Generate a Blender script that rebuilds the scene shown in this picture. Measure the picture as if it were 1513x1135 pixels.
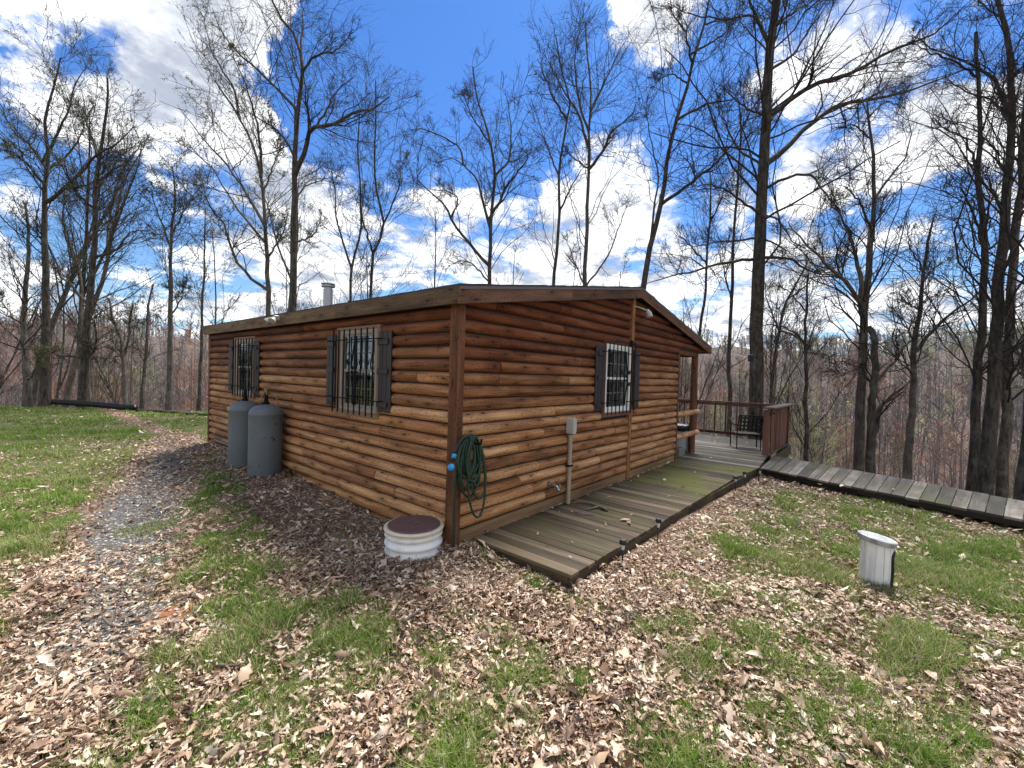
import bpy, math, random
import numpy as np
from mathutils import Matrix, Vector
PI = math.pi
rad = math.radians
random.seed(7)
for o in list(bpy.data.objects): bpy.data.objects.remove(o)
scn = bpy.context.scene
COL = scn.collection

# ------------------------------------------------------------------ camera, sky, sun, exposure
IW, IH, FPX = 1513.0, 1135.0, 630.92
CP = np.array([-3.0589, -3.3083, 1.6610])
YAW, PITCH, ROLL = 0.87237, -0.020658, 0.030588
def cam_axes():
    f = np.array([math.sin(YAW)*math.cos(PITCH), math.cos(YAW)*math.cos(PITCH), math.sin(PITCH)])
    r = np.array([math.cos(YAW), -math.sin(YAW), 0.0]); u = np.cross(r, f)
    return r*math.cos(ROLL)+u*math.sin(ROLL), -r*math.sin(ROLL)+u*math.cos(ROLL), f
CR, CU, CF = cam_axes()
def ray(x, y): return CF*FPX + CR*(x-IW/2) + CU*(IH/2-y)
def at(ax, v, x, y):
    d = ray(x, y); return CP + (v-CP[ax])/d[ax]*d
def atD(D, x, y): return CP + ray(x, y)/FPX*D
cd = bpy.data.cameras.new('camera'); cam = bpy.data.objects.new('camera', cd); COL.objects.link(cam)
cd.sensor_width = 36.0; cd.lens = 36.0*FPX/IW; cd.clip_start = 0.05; cd.clip_end = 3000
mw = Matrix.Identity(4)
for i in range(3):
    mw[i][0] = CR[i]; mw[i][1] = CU[i]; mw[i][2] = -CF[i]; mw[i][3] = CP[i]
cam.matrix_world = mw
scn.camera = cam
SUN_AZ, SUN_EL = rad(76), rad(62)
SD = Vector((math.sin(SUN_AZ)*math.cos(SUN_EL), math.cos(SUN_AZ)*math.cos(SUN_EL), math.sin(SUN_EL)))
sl = bpy.data.lights.new('sun', 'SUN'); so = bpy.data.objects.new('sun', sl); COL.objects.link(so)
sl.energy = 3.1; sl.angle = rad(22); sl.color = (1.0, 0.955, 0.88)
so.rotation_euler = (-SD).to_track_quat('-Z', 'Y').to_euler()
scn.view_settings.view_transform = 'Standard'; scn.view_settings.look = 'None'
scn.view_settings.exposure = 1.5; scn.view_settings.gamma = 1.0
scn.render.engine = 'CYCLES'

class NB:
    def __init__(s, nt):
        s.nt = nt; nt.nodes.clear()
    def n(s, typ, props=None, **ins):
        nd = s.nt.nodes.new('ShaderNode'+typ)
        for k, v in (props or {}).items(): setattr(nd, k, v)
        for k, v in ins.items():
            key = int(k[1:]) if (k[0] == 'i' and k[1:].isdigit()) else k.replace('_', ' ')
            s.set(nd.inputs[key], v)
        return nd
    def set(s, sock, v):
        if isinstance(v, bpy.types.NodeSocket): s.nt.links.new(v, sock)
        elif isinstance(v, bpy.types.Node): s.nt.links.new(v.outputs[0], sock)
        else:
            if isinstance(v, (tuple, list)) and len(v) == 3 and sock.type == 'RGBA': v = (*v, 1)
            sock.default_value = v
    def math(s, op, a, b=0.0, c=None, clamp=False):
        nd = s.nt.nodes.new('ShaderNodeMath'); nd.operation = op; nd.use_clamp = clamp
        s.set(nd.inputs[0], a); s.set(nd.inputs[1], b)
        if c is not None: s.set(nd.inputs[2], c)
        return nd.outputs[0]
    def mr(s, v, a, b, c=0.0, d=1.0, smooth=False):
        nd = s.nt.nodes.new('ShaderNodeMapRange')
        if smooth: nd.interpolation_type = 'SMOOTHSTEP'
        for i, q in enumerate((v, a, b, c, d)): s.set(nd.inputs[i], q)
        return nd.outputs[0]
    def mix(s, f, a, b, mode='MIX'):
        nd = s.nt.nodes.new('ShaderNodeMix'); nd.data_type = 'RGBA'; nd.blend_type = mode
        s.set(nd.inputs[0], f); s.set(nd.inputs[6], a); s.set(nd.inputs[7], b)
        return nd.outputs[2]
    def vmul(s, v, k):
        nd = s.nt.nodes.new('ShaderNodeVectorMath'); nd.operation = 'MULTIPLY'
        s.set(nd.inputs[0], v); nd.inputs[1].default_value = k
        return nd.outputs[0]
    def ramp(s, v, stops):
        nd = s.nt.nodes.new('ShaderNodeValToRGB'); cr = nd.color_ramp
        while len(cr.elements) < len(stops): cr.elements.new(0.5)
        for e, (p, c) in zip(cr.elements, stops): e.position = p; e.color = (*c, 1)
        s.set(nd.inputs[0], v); return nd.outputs[0]
    def noise(s, vec, scale, detail=4, rough=0.55, dim='3D'):
        return s.n('TexNoise', {'noise_dimensions': dim}, Vector=vec, Scale=scale, Detail=detail, Roughness=rough).outputs[0]

def pdir(x, y):
    d = ray(x, y); return tuple(d/np.linalg.norm(d))
world = bpy.data.worlds.new('World'); scn.world = world; world.use_nodes = True
w = NB(world.node_tree)
sky = w.n('TexSky', {'sky_type': 'NISHITA', 'sun_disc': False, 'sun_elevation': SUN_EL, 'sun_rotation': SUN_AZ,
                     'air_density': 1.0, 'dust_density': 0.3, 'ozone_density': 2.5})
tc = w.n('TexCoord').outputs[0]
sep = w.n('SeparateXYZ', Vector=tc)
skyc = w.mix(1.0, sky.outputs[0], w.mix(w.mr(sep.outputs[2], .05, .5, 0, 1, True), (0.62, 0.85, 1.05), (0.36, 0.72, 1.18)), 'MULTIPLY')
dz = w.math('ADD', w.math('MAXIMUM', sep.outputs[2], 0.0), 0.16)
cvec = w.n('CombineXYZ', X=w.math('DIVIDE', sep.outputs[0], dz), Y=w.math('DIVIDE', sep.outputs[1], dz), Z=0.37)
big = w.noise(cvec.outputs[0], 0.95, 3, 0.5)
fine = w.noise(cvec.outputs[0], 2.7, 11, 0.62)
cov = w.math('ADD', w.math('MULTIPLY', big, 0.45), w.math('MULTIPLY', fine, 0.90))
el = sep.outputs[2]
base = w.mr(el, 0.35, 0.47, 0.105, -0.14, True)
cov = w.math('ADD', cov, base)
wn = w.n('TexNoise', {'noise_dimensions': '3D'}, Vector=tc, Scale=4.5, Detail=7, Roughness=.6).outputs['Color']
wv = w.n('VectorMath', {'operation': 'MULTIPLY_ADD'}, i0=wn, i1=(.46, .46, .46), i2=tc).outputs[0]
wv = w.n('VectorMath', {'operation': 'SUBTRACT'}, i0=wv, i1=(.23, .23, .23)).outputs[0]
tcw = w.n('VectorMath', {'operation': 'NORMALIZE'}, i0=wv).outputs[0]
def blob(c, x, y, radius, amt):
    d = w.n('VectorMath', {'operation': 'DOT_PRODUCT'}, i0=tcw, i1=pdir(x, y)).outputs['Value']
    return w.math('ADD', c, w.mr(d, math.cos(rad(radius)), 1.0, 0.0, amt, True))
for x, y, r, a in [(230, -5, 14, .23), (150, -30, 15, .20), (350, 20, 10, .14), (60, 66, 2.5, .14), (880, 0, 9, .27), (990, 5, 6, .22),
                   (1230, 110, 9, .07), (1400, 60, 12, .10), (1440, 170, 9, .07), (900, 110, 3, .14), (640, 90, 24, -.24),
                   (110, 170, 15, -.27), (600, 60, 15, -.24), (480, 150, 8, -.14), (720, 190, 8, -.16), (820, 100, 8, -.12), (1060, 120, 10, -.12), (320, 210, 9, .14), (650, 270, 9, .12), (900, 290, 9, .13),
                   (520, 230, 6, .10), (1340, 350, 8, -.15), (1190, 240, 8, -.14), (1430, 420, 6, -.08), (1080, 300, 6, -.08), (200, 380, 6, -.08), (1100, 330, 5, -.07), (80, 300, 12, .08)]:
    cov = blob(cov, x, y, r, a)
bk = w.n('VectorMath', {'operation': 'DOT_PRODUCT'}, i0=tc, i1=(-.62, -.55, .56)).outputs['Value']
cov = w.math('ADD', cov, w.mr(bk, .25, .8, 0, .22, True))  # unseen cloud cover added behind the camera as white fill for the walls
mask = w.mr(cov, 0.640, 0.790, 0, 1, True)
thick = w.mr(cov, 0.74, 1.0, 0, 1, True)
vshift = w.n('VectorMath', {'operation': 'ADD'}, i0=cvec.outputs[0], i1=(0.22, 0.05, 0.0)).outputs[0]
sh2 = w.noise(vshift, 2.7, 6, 0.6)
lit = w.mr(w.math('SUBTRACT', fine, sh2), -0.16, 0.12, 0, 1, True)
ccol = w.mix(lit, (0.30, 0.34, 0.42), (1.0, 1.0, 1.0))
ccol = w.mix(w.math('MULTIPLY', thick, 0.4), ccol, (0.48, 0.51, 0.57))
bg1 = w.n('Background', Color=skyc, Strength=0.054)
bg2 = w.n('Background', Color=ccol, Strength=0.58)
ms = w.n('MixShader', i0=mask, i1=bg1, i2=bg2)
wo = w.n('OutputWorld', Surface=ms)

# ------------------------------------------------------------------ small noise in numpy
_rs = np.random.RandomState(11)
_tab = _rs.rand(256, 256)
def vnoise(x, y):
    x = np.asarray(x, float); y = np.asarray(y, float)
    xi = np.floor(x).astype(int); yi = np.floor(y).astype(int); fx = x-xi; fy = y-yi
    fx = fx*fx*(3-2*fx); fy = fy*fy*(3-2*fy)
    a = _tab[xi % 256, yi % 256]; b = _tab[(xi+1) % 256, yi % 256]; c = _tab[xi % 256, (yi+1) % 256]; d = _tab[(xi+1) % 256, (yi+1) % 256]
    return (a*(1-fx)+b*fx)*(1-fy)+(c*(1-fx)+d*fx)*fy
def fbm(x, y, oct=4, g=0.5):
    s = 0; a = 1; t = 0
    for i in range(oct):
        s = s+a*vnoise(x*2**i+17.3*i, y*2**i+9.1*i); t += a; a *= g
    return s/t
def sstep(a, b, x):
    t = np.clip((x-a)/(b-a), 0, 1); return t*t*(3-2*t)

# ------------------------------------------------------------------ terrain
def outside(x, y):
    d1 = .766*x+.643*y-13.3
    d2 = .928*x-.371*y-9.35
    k = 1.2
    return np.logaddexp(d1*k, d2*k)/k
def ground(x, y):
    x = np.asarray(x, float); y = np.asarray(y, float)
    gw = np.interp(y, [-1, 0, 1.4, 2.4, 3.5, 4.4, 6, 8.2, 12, 20], [-.2, -.15, -.17, -.1, -.05, -.02, -.05, -.1, -.2, -.25])
    wl = np.exp(-np.maximum(-x, 0)**2/1.1)*sstep(-1.2, 0.2, y)*sstep(3.5, 0, x)
    z = -.26*(1-wl)+gw*wl
    z = z-.06*sstep(2, 6, x)*sstep(0, -2, y)
    rut = np.exp(-((x-pathx(y))/.45)**2)*sstep(14, 9, y)
    z = z-.05*rut
    d = outside(x, y)
    n = fbm(x/60.+3, y/60.+8, 3)-.5
    sp = np.where(d > -8, np.logaddexp(0, (d-1.0)*1.5)/1.5, 0)
    near = -.40*sp
    z2 = np.where(sp < 55, near, -22-(sp-55)*.1)
    z2 = np.maximum(z2, -25)
    rise = sstep(110, 430, d)*(54+n*34)
    z = z+z2+rise+n*6*sstep(15, 60, d)
    z = z+(fbm(x*1.3, y*1.3, 4)-.5)*.07*sstep(.0, .6, np.maximum(-x, -y)+0*x)+(fbm(x*7, y*7, 2)-.5)*.02
    z = z+(fbm(x/3.+40, y/3., 3)-.5)*.5*sstep(2, 8, d)
    return z
_py = np.array([-4, -1.2, -.2, .6, 1.4, 2.2, 3.2, 4.2, 6.5, 8.5, 11, 16])
_px = np.array([-3.3, -3.1, -2.95, -2.7, -2.5, -2.35, -2.15, -1.9, -1.2, -.75, -.4, .0])
def pathx(y): return np.interp(y, _py, _px)
def gauss(x, y, cx, cy, r): return np.exp(-((x-cx)**2+(y-cy)**2)/(r*r))
def grassmask(x, y):
    n = fbm(x*1.5+5, y*1.5+2, 4, .6); n2 = fbm(x*5.5+15, y*5.5+32, 3, .6)
    left = sstep(-1.0, -1.7, x-0.10*np.maximum(y-3, 0)*0)
    pd = np.abs(x-pathx(y)); path = np.exp(-(pd/(.40+.02*np.maximum(y, 0)))**2)*sstep(13, 9, y)
    a = sstep(.30, .75, pathx(y)-x)*sstep(-1.3, -.3, y)      # lawn left of the worn track
    a = np.maximum(a, .92*np.exp(-((x-(pathx(y)+.88-.01*y))/.40)**2)*sstep(-1.2, .2, y)*sstep(10, 8, y))
    a = np.maximum(a, .35*sstep(.2, .5, np.abs(x-pathx(y)))*sstep(-.9, -1.5, x)*sstep(3, 1, y))
    a = np.maximum(a, sstep(8.6, 10.5, y))
    a = a*(1-.95*path)
    a = a*1.12
    r = .75*gauss(x, y, -1.95, -.75, .55)+.5*gauss(x, y, -2.75, -.55, .3)+1.05*gauss(x, y, 4.6, -2.9, 1.4)+.9*gauss(x, y, 3.4, -4.2, 1.3)+.7*gauss(x, y, 2.2, -2.9, .9)+.6*gauss(x, y, .9, -3.6, 1.0)+.22+.5*gauss(x, y, -.2, -3.2, .6)
    r = r+.75*gauss(x, y, -1.35, -.55, .33)+.6*gauss(x, y, -1.9, -.5, .5)+.55*gauss(x, y, -2.1, -1.0, .4)+.5*gauss(x, y, -1.65, .55, .35)+.35*gauss(x, y, -.5, -2.2, .5)
    r = r*np.where(x < 0, sstep(0, -.8, y), 1.0)*np.where((x > -1) & (y > -2.2) & (x < 1.2), .15, 1.0)
    r = r+.75*gauss(x, y, -1.35, -.55, .33)*(y > -.8)+.6*gauss(x, y, -1.75, 3.2, .5)+.5*gauss(x, y, 5.8, -3.8, .9)+.4*gauss(x, y, .5, -2.4, .5)
    m = np.maximum(a, np.minimum(r, 1.1))
    m = np.maximum(m, .60*sstep(-.2, -1.0, np.where(x < 0, x, -9.0))*sstep(.2, .5, np.abs(x-pathx(y)))*sstep(1.2, -.2, y))
    deckd = sstep(0, .9, np.where((x > .2) & (y < 0), -1.3-.05*x-y, 1.0))
    wall = np.where((y > -.3) & (x < 0), sstep(-.2, -.8, x), 1.0)
    return np.clip(m*1.15+(n-.5)*2.3+(n2-.5)*2.4-.12, 0, 1)*np.clip(m*3, 0, 1)*deckd*wall*sstep(5, 2, outside(x, y))
def gravelmask(x, y):
    pd = np.abs(x-pathx(y)-.02)
    return np.exp(-(pd/.42)**2)*np.interp(y, [-.3, .7, 1.5, 4.5, 7, 9, 11], [0, .7, 1.15, 1.1, .7, .4, 0])*(.55+.9*fbm(x*3, y*3, 2))
def claymask(x, y): return gauss(x, y, -2.18, .78, .19)+.35*gauss(x, y, -2.55, .25, .35)

def setattrs(me, name, arr):
    a = me.attributes.new(name, 'FLOAT_COLOR', 'POINT')
    buf = np.ones((len(me.vertices), 4), np.float32); arr = np.asarray(arr, np.float32)
    if arr.ndim == 1: arr = arr[:, None]
    buf[:, :arr.shape[1]] = arr
    a.data.foreach_set('color', buf.ravel())
def npmesh(name, V, F, smooth=False):
    """V (n,3), F list of int arrays with equal column count"""
    me = bpy.data.meshes.new(name)
    V = np.asarray(V, np.float32)
    Fs = F if isinstance(F, list) else [F]
    me.vertices.add(len(V)); me.vertices.foreach_set('co', V.ravel())
    loops = np.concatenate([f.ravel() for f in Fs]).astype(np.int32)
    cnt = np.concatenate([np.full(len(f), f.shape[1], np.int32) for f in Fs])
    me.loops.add(len(loops)); me.loops.foreach_set('vertex_index', loops)
    me.polygons.add(len(cnt)); st = np.zeros(len(cnt), np.int32); st[1:] = np.cumsum(cnt)[:-1]
    me.polygons.foreach_set('loop_start', st); me.polygons.foreach_set('loop_total', cnt)
    if smooth: me.polygons.foreach_set('use_smooth', np.ones(len(cnt), bool))
    me.update(calc_edges=True); me.validate()
    return me
def link(name, me, m, parent=None):
    o = bpy.data.objects.new(name, me); COL.objects.link(o)
    if m is not None: me.materials.append(m)
    if parent is not None:
        o.parent = parent
        par = Matrix.Identity(4)
        p = parent; 
        if p.parent is None: par = Matrix.Translation(p.location)
        o.matrix_parent_inverse = par.inverted()
    return o
def thing(name, label, cat, loc, group=None, kind=None):
    o = bpy.data.objects.new(name, None); COL.objects.link(o)
    o.location = tuple(float(c) for c in loc); o.empty_display_size = .2
    return tag(o, label, cat, group, kind)
def tag(o, label=None, cat=None, group=None, kind=None):
    if label: o['label'] = label
    if cat: o['category'] = cat
    if group: o['group'] = group
    if kind: o['kind'] = kind
    return o

# ------------------------------------------------------------------ materials
MATS = {}
def newmat(name):
    m = bpy.data.materials.new(name); m.use_nodes = True; return m, NB(m.node_tree)
def finish(b, col, rough=.8, bump=None, bstr=.3, bdist=.01, spec=.3, metal=0.0, extra=None):
    k = dict(Base_Color=col, Roughness=rough, Metallic=metal)
    p = b.n('BsdfPrincipled', **k); b.set(p.inputs['Specular IOR Level'], spec)
    if bump is not None:
        bm = b.n('Bump', Height=bump, Strength=bstr, Distance=bdist); b.set(p.inputs['Normal'], bm.outputs[0])
    if extra: extra(p)
    b.n('OutputMaterial', Surface=p); return p
def wood(name, dark, mid, light, ku=1.0, kv=1.0, knots=True, rough=.75, rv=.5, moss=None, topstain_shade=None, bstr=.35, checks=.6):
    m, b = newmat(name)
    uv = b.n('UVMap').outputs[0]; s = b.n('SeparateXYZ', Vector=uv)
    at_ = b.n('Attribute', {'attribute_name': 'rnd'}); rs = b.n('SeparateColor', Color=at_.outputs['Color'])
    r1, r2 = rs.outputs[0], rs.outputs[1]
    off = b.math('MULTIPLY', r1, 57.0)
    v = b.n('CombineXYZ', X=b.math('ADD', s.outputs[0], off), Y=b.math('ADD', s.outputs[1], off), Z=b.math('MULTIPLY', r2, 9.0)).outputs[0]
    warp = b.noise(b.vmul(v, (2.0*ku, 6*kv, 1)), 1.0, 2)
    wv = b.n('CombineXYZ', X=b.math('ADD', s.outputs[0], off), Y=b.math('ADD', b.math('ADD', s.outputs[1], off), b.math('MULTIPLY', warp, .05)), Z=b.math('MULTIPLY', r2, 9.0)).outputs[0]
    grain = b.noise(b.vmul(wv, (1.6*ku, 75*kv, 1)), 1.0, 4, .65)
    bigg = b.noise(b.vmul(wv, (0.9*ku, 9*kv, 1)), 1.0, 3, .6)
    fac = b.math('ADD', b.math('MULTIPLY', grain, .55), b.math('MULTIPLY', bigg, .75))
    fac = b.math('ADD', fac, b.math('MULTIPLY', b.math('SUBTRACT', r1, .5), rv))
    col = b.ramp(b.math('SUBTRACT', fac, .15), [(.25, dark), (.49, mid), (.76, light)])
    hue = b.mix(b.math('MULTIPLY', r2, .5), col, b.mix(1.0, col, (1.05, .88, .74), 'MULTIPLY'))
    col = hue
    hgt = grain
    if checks:
        cn = b.noise(b.vmul(wv, (2.2*ku, 150*kv, 1)), 1.0, 2, .5)
        patch = b.noise(b.vmul(v, (1.5, 5, 1)), 1.0, 2)
        ck = b.math('MULTIPLY', b.mr(cn, .34, .29), b.mr(patch, .42, .62))
        col = b.mix(b.math('MULTIPLY', ck, checks), col, tuple(c*.25 for c in dark))
        hgt = b.math('SUBTRACT', hgt, b.math('MULTIPLY', ck, .8))
    if knots:
        vo = b.n('TexVoronoi', {'voronoi_dimensions': '2D'}, Vector=b.vmul(v, (1.9*ku, 5.2*kv, 1)), Scale=1.0, Randomness=1.0)
        dd = b.math('ADD', vo.outputs['Distance'], b.math('MULTIPLY', b.math('SUBTRACT', b.noise(b.vmul(v, (22, 60, 1)), 1.0, 2), .5), .10))
        kn = b.mr(dd, .035, .085, 1, 0)
        kh = b.mr(dd, .08, .30, .4, 0)
        col = b.mix(kh, col, tuple(c*.75 for c in dark)); col = b.mix(b.math('MULTIPLY', kn, .85), col, tuple(c*.3 for c in dark))
        vo2 = b.n('TexVoronoi', {'voronoi_dimensions': '2D'}, Vector=b.vmul(v, (13.0*ku, 24.0*kv, 1)), Scale=1.0, Randomness=1.0)
        tk = b.math('MULTIPLY', b.mr(vo2.outputs['Distance'], .10, .18, 1, 0), b.mr(b.noise(b.vmul(v, (3, 9, 1)), 1.0, 1), .42, .50))
        col = b.mix(b.math('MULTIPLY', tk, .8), col, tuple(c*.3 for c in dark))
        hgt = b.math('SUBTRACT', hgt, b.math('MULTIPLY', b.math('ADD', kn, tk), .5))
    geo = b.n('TexCoord').outputs['Object']
    if topstain_shade:
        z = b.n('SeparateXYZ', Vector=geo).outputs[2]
        f = b.mr(b.math('ADD', z, b.math('MULTIPLY', b.math('SUBTRACT', b.noise(geo, 1.3, 3), .5), 1.2)), .9, 2.4, 0, topstain_shade[1], True)
        col = b.mix(f, col, b.mix(1.0, col, topstain_shade[0], 'MULTIPLY'))  # red-brown stain towards the top, deepened to paint in the eave's shade
        g = b.mr(b.math('ADD', z, b.math('MULTIPLY', b.noise(geo, 2.6, 4), .55)), .62, .12, 0, .55, True)
        col = b.mix(g, col, b.mix(1.0, col, (.62, .66, .42), 'MULTIPLY'))
    if moss:
        mm = b.mr(b.math('ADD', b.noise(b.vmul(geo, (1.3, .9, 1)), 1.0, 5, .65), b.math('MULTIPLY', grain, .18)), *moss[1])
        gx = b.n('SeparateXYZ', Vector=geo).outputs[0]
        mm = b.math('MULTIPLY', mm, b.mr(gx, moss[2][0], moss[2][1], .25, 1, True))
        col = b.mix(mm, col, moss[0])
    finish(b, col, rough, hgt, bstr, .006, spec=.25)
    MATS[name] = m; return m
def plain(name, col, rough=.6, metal=0.0, var=.15, scale=8, spec=.4, bstr=.1, dirt=None, kind='Object'):
    m, b = newmat(name); g = b.n('TexCoord').outputs[kind]
    n = b.noise(g, scale, 5, .6)
    c = b.mix(n, tuple(x*(1-var) for x in col), tuple(min(1, x*(1+var)) for x in col))
    if dirt:
        d = b.mr(b.noise(g, dirt[1], 6, .7), dirt[2], dirt[3])
        c = b.mix(d, c, dirt[0])
    finish(b, c, rough, n, bstr, .004, spec, metal)
    MATS[name] = m; return m

LOG = wood('log wood', (.10, .040, .016), (.365, .182, .078), (.68, .42, .215), topstain_shade=((.34, .19, .13), 1.0), rv=.20)
POST = wood('stained post wood', (.05, .020, .009), (.125, .052, .024), (.22, .105, .05), rv=.2, knots=True)
FASC = wood('weathered fascia wood', (.055, .034, .018), (.13, .082, .043), (.235, .16, .09), rv=.3)
RAKE = wood('rake board wood', (.05, .024, .013), (.13, .066, .038), (.215, .12, .075), rv=.3)
SKIRT = wood('skirt board wood', (.10, .06, .03), (.21, .135, .07), (.33, .235, .14), rv=.2, knots=False)
DECK = wood('mossy deck boards', (.022, .016, .011), (.060, .044, .031), (.15, .115, .082), rv=.42, knots=False, checks=.8,
            moss=((.078, .084, .012), (.50, .69), (3.2, 4.8)))
GREYDECK = wood('grey deck boards', (.045, .040, .033), (.115, .105, .09), (.27, .25, .22), rv=.5, knots=False, moss=((.075, .075, .03), (.58, .82), (-20, -19)))
EDGE = wood('deck edge board', (.02, .015, .010), (.055, .042, .026), (.11, .085, .055), rv=.3, moss=((.07, .062, .014), (.58, .8), (-20, -19)))
BWEDGE = wood('shade dark joist', (.010, .008, .006), (.022, .018, .013), (.045, .038, .028), rv=.3, knots=False)  # near-black colour paints in the shade on the boardwalk edge boards
RAIL = wood('railing wood', (.045, .018, .012), (.11, .047, .030), (.20, .10, .068), rv=.35, knots=False)
BATT = wood('orange batten wood', (.10, .045, .018), (.25, .12, .05), (.36, .20, .10), rv=.2)
SHUT = plain('shutter paint', (.026, .019, .021), .55, var=.2, scale=5)
BLACKM = plain('black metal', (.008, .008, .009), .75, var=.2, spec=.12)
VINYL = plain('tan window vinyl', (.27, .235, .185), .55, var=.1, scale=6)
WHITE = plain('white vinyl', (.78, .77, .73), .5, var=.06, scale=4, dirt=((.30, .25, .18), 9, .62, .85))
BATTEN = plain('window trim wood', (.20, .12, .07), .7, var=.3, scale=14)
GREYP = plain('grey plastic', (.42, .42, .38), .5, var=.06)
CONDUIT = plain('conduit plastic', (.33, .27, .20), .6, var=.18, scale=12)
CHROME = plain('steel pipe', (.30, .31, .32), .38, 1.0, var=.1, scale=20, dirt=((.25, .22, .2), 7, .6, .8))
LAMPM = plain('lamp housing', (.33, .32, .29), .4, var=.1)
GREEN = plain('green hose', (.008, .036, .019), .45, var=.35, scale=50)
BLUE = plain('blue plastic', (.02, .30, .62), .35, var=.1)
BRASS = plain('brass valve', (.28, .20, .10), .45, .7, var=.3, scale=30)
BLKPL = plain('black plastic', (.012, .012, .013), .4, var=.2)
CONC = plain('concrete block', (.17, .165, .15), .9, var=.3, scale=30, bstr=.4)
STICK = plain('dead wood', (.10, .085, .07), .9, var=.5, scale=18, bstr=.5)
def mk_tank():
    m, b = newmat('grey tank paint'); g = b.n('TexCoord').outputs['Object']
    n = b.noise(g, 3, 4); c = b.mix(n, (.085, .100, .112), (.14, .16, .172))
    vo = b.n('TexVoronoi', Vector=g, Scale=11.0, Randomness=1.0)
    chips = b.math('MULTIPLY', b.mr(vo.outputs['Distance'], .18, .26, 1, 0), b.mr(b.noise(g, 2.6, 3), .47, .55))
    c0 = c
    chips = b.math('MULTIPLY', chips, b.mr(b.n('SeparateXYZ', Vector=g).outputs[1], 4.55, 4.7, 1, .12)); c = b.mix(chips, c0, (.02, .017, .018))
    rust = b.mr(b.noise(g, 14, 6, .75), .66, .76); c = b.mix(b.math('MULTIPLY', rust, .6), c, (.09, .05, .03))
    st = b.mr(b.noise(b.vmul(g, (9, 9, 1.0)), 1.0, 4), .58, .8); c = b.mix(b.math('MULTIPLY', st, .35), c, (.2, .22, .23))
    finish(b, c, .55, b.math('SUBTRACT', n, chips), .25, .003, .4); return m
TANK = mk_tank()
def mk_barrel():
    m, b = newmat('white ribbed plastic'); g = b.n('TexCoord').outputs['Object']; s = b.n('SeparateXYZ', Vector=g)
    n = b.noise(g, 6, 5, .6)
    band = b.mr(b.math('ADD', s.outputs[2], b.math('MULTIPLY', n, .12)), .04, .16, 0, .8, True)
    c = b.mix(band, (.78, .79, .77), (.62, .54, .36))
    d = b.mr(b.noise(g, 17, 6, .7), .62, .80, 0, .7); c = b.mix(d, c, (.35, .27, .16))
    low = b.mr(b.math('ADD', s.outputs[2], b.math('MULTIPLY', n, .10)), -.02, -.16, 0, .75); c = b.mix(low, c, (.30, .25, .19))
    stn = b.mr(b.noise(b.vmul(g, (14, 14, 1.5)), 1.0, 4, .6), .52, .72, 0, .5); c = b.mix(stn, c, (.52, .44, .28))
    finish(b, c, .42, n, .15, .004, .45); return m
BARREL = mk_barrel()
def mk_postw():
    m, b = newmat('weathered white vinyl'); g = b.n('TexCoord').outputs['Object']; s = b.n('SeparateXYZ', Vector=g)
    n = b.noise(g, 9, 5, .6); c = b.mix(n, (.66, .66, .63), (.82, .82, .79))
    c = b.mix(b.mr(b.noise(b.vmul(g, (30, 30, 2)), 1.0, 4, .6), .54, .72, 0, .55), c, (.38, .36, .31))
    c = b.mix(b.mr(b.math('ADD', s.outputs[2], b.math('MULTIPLY', n, .14)), -.12, -.26, 0, .8), c, (.24, .22, .14))
    finish(b, c, .5, n, .15, .004, .4); return m
POSTW = mk_postw()
def mk_lid():
    m, b = newmat('rusty brown lid'); g = b.n('TexCoord').outputs['Object']
    n = b.noise(g, 16, 6, .7); c = b.mix(n, (.075, .038, .032), (.19, .11, .095))
    vo = b.n('TexVoronoi', Vector=g, Scale=60.0)
    finish(b, c, .75, b.math('ADD', n, b.mr(vo.outputs['Distance'], .1, .5)), .4, .003, .3); return m
LID = mk_lid()
def mk_glass():
    m, b = newmat('window glass')
    gl = b.n('BsdfGlossy', Color=(.9, .95, 1), Roughness=.03); tr = b.n('BsdfTransparent', Color=(.72, .76, .76))
    fr = b.n('Fresnel', IOR=1.4); mx = b.n('MixShader', i0=b.math('MULTIPLY', fr.outputs[0], .32), i1=tr, i2=gl)
    b.n('OutputMaterial', Surface=mx); return m
GLASS = mk_glass()
MUNT = plain('grey muntin', (.20, .20, .19), .6)
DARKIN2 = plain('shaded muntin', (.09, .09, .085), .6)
CURT = plain('pale curtain', (.17, .185, .17), .9, var=.2, scale=3)
DARKIN = plain('dark interior', (.018, .02, .024), .9, var=.3, scale=5)
def mk_bark(name, c1, c2, lich):
    m, b = newmat(name); g = b.n('TexCoord').outputs['Object']
    n = b.noise(b.vmul(g, (1, 1, .16)), 15, 5, .75); l = b.noise(g, 3.5, 5, .65)
    c = b.mix(b.mr(n, .36, .64, 0, 1), c1, c2); c = b.mix(b.mr(l, .52, .72, 0, .75), c, lich)
    finish(b, c, .95, n, .9, .03, .1); return m
BARK = mk_bark('bark', (.022, .019, .016), (.100, .085, .070), (.14, .14, .11))
BARK2 = mk_bark('grey bark', (.040, .035, .029), (.150, .130, .108), (.20, .195, .155))
def mk_twig(name, c):
    m, b = newmat(name); g = b.n('TexCoord').outputs['Object']; n = b.noise(g, 1.2, 3)
    finish(b, b.mix(n, tuple(x*.7 for x in c), tuple(x*1.35 for x in c)), .9, spec=.15); return m
TWIG = mk_twig('twigs', (.032, .026, .022))
TWIG2 = mk_twig('pale twigs', (.062, .052, .040))
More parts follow.
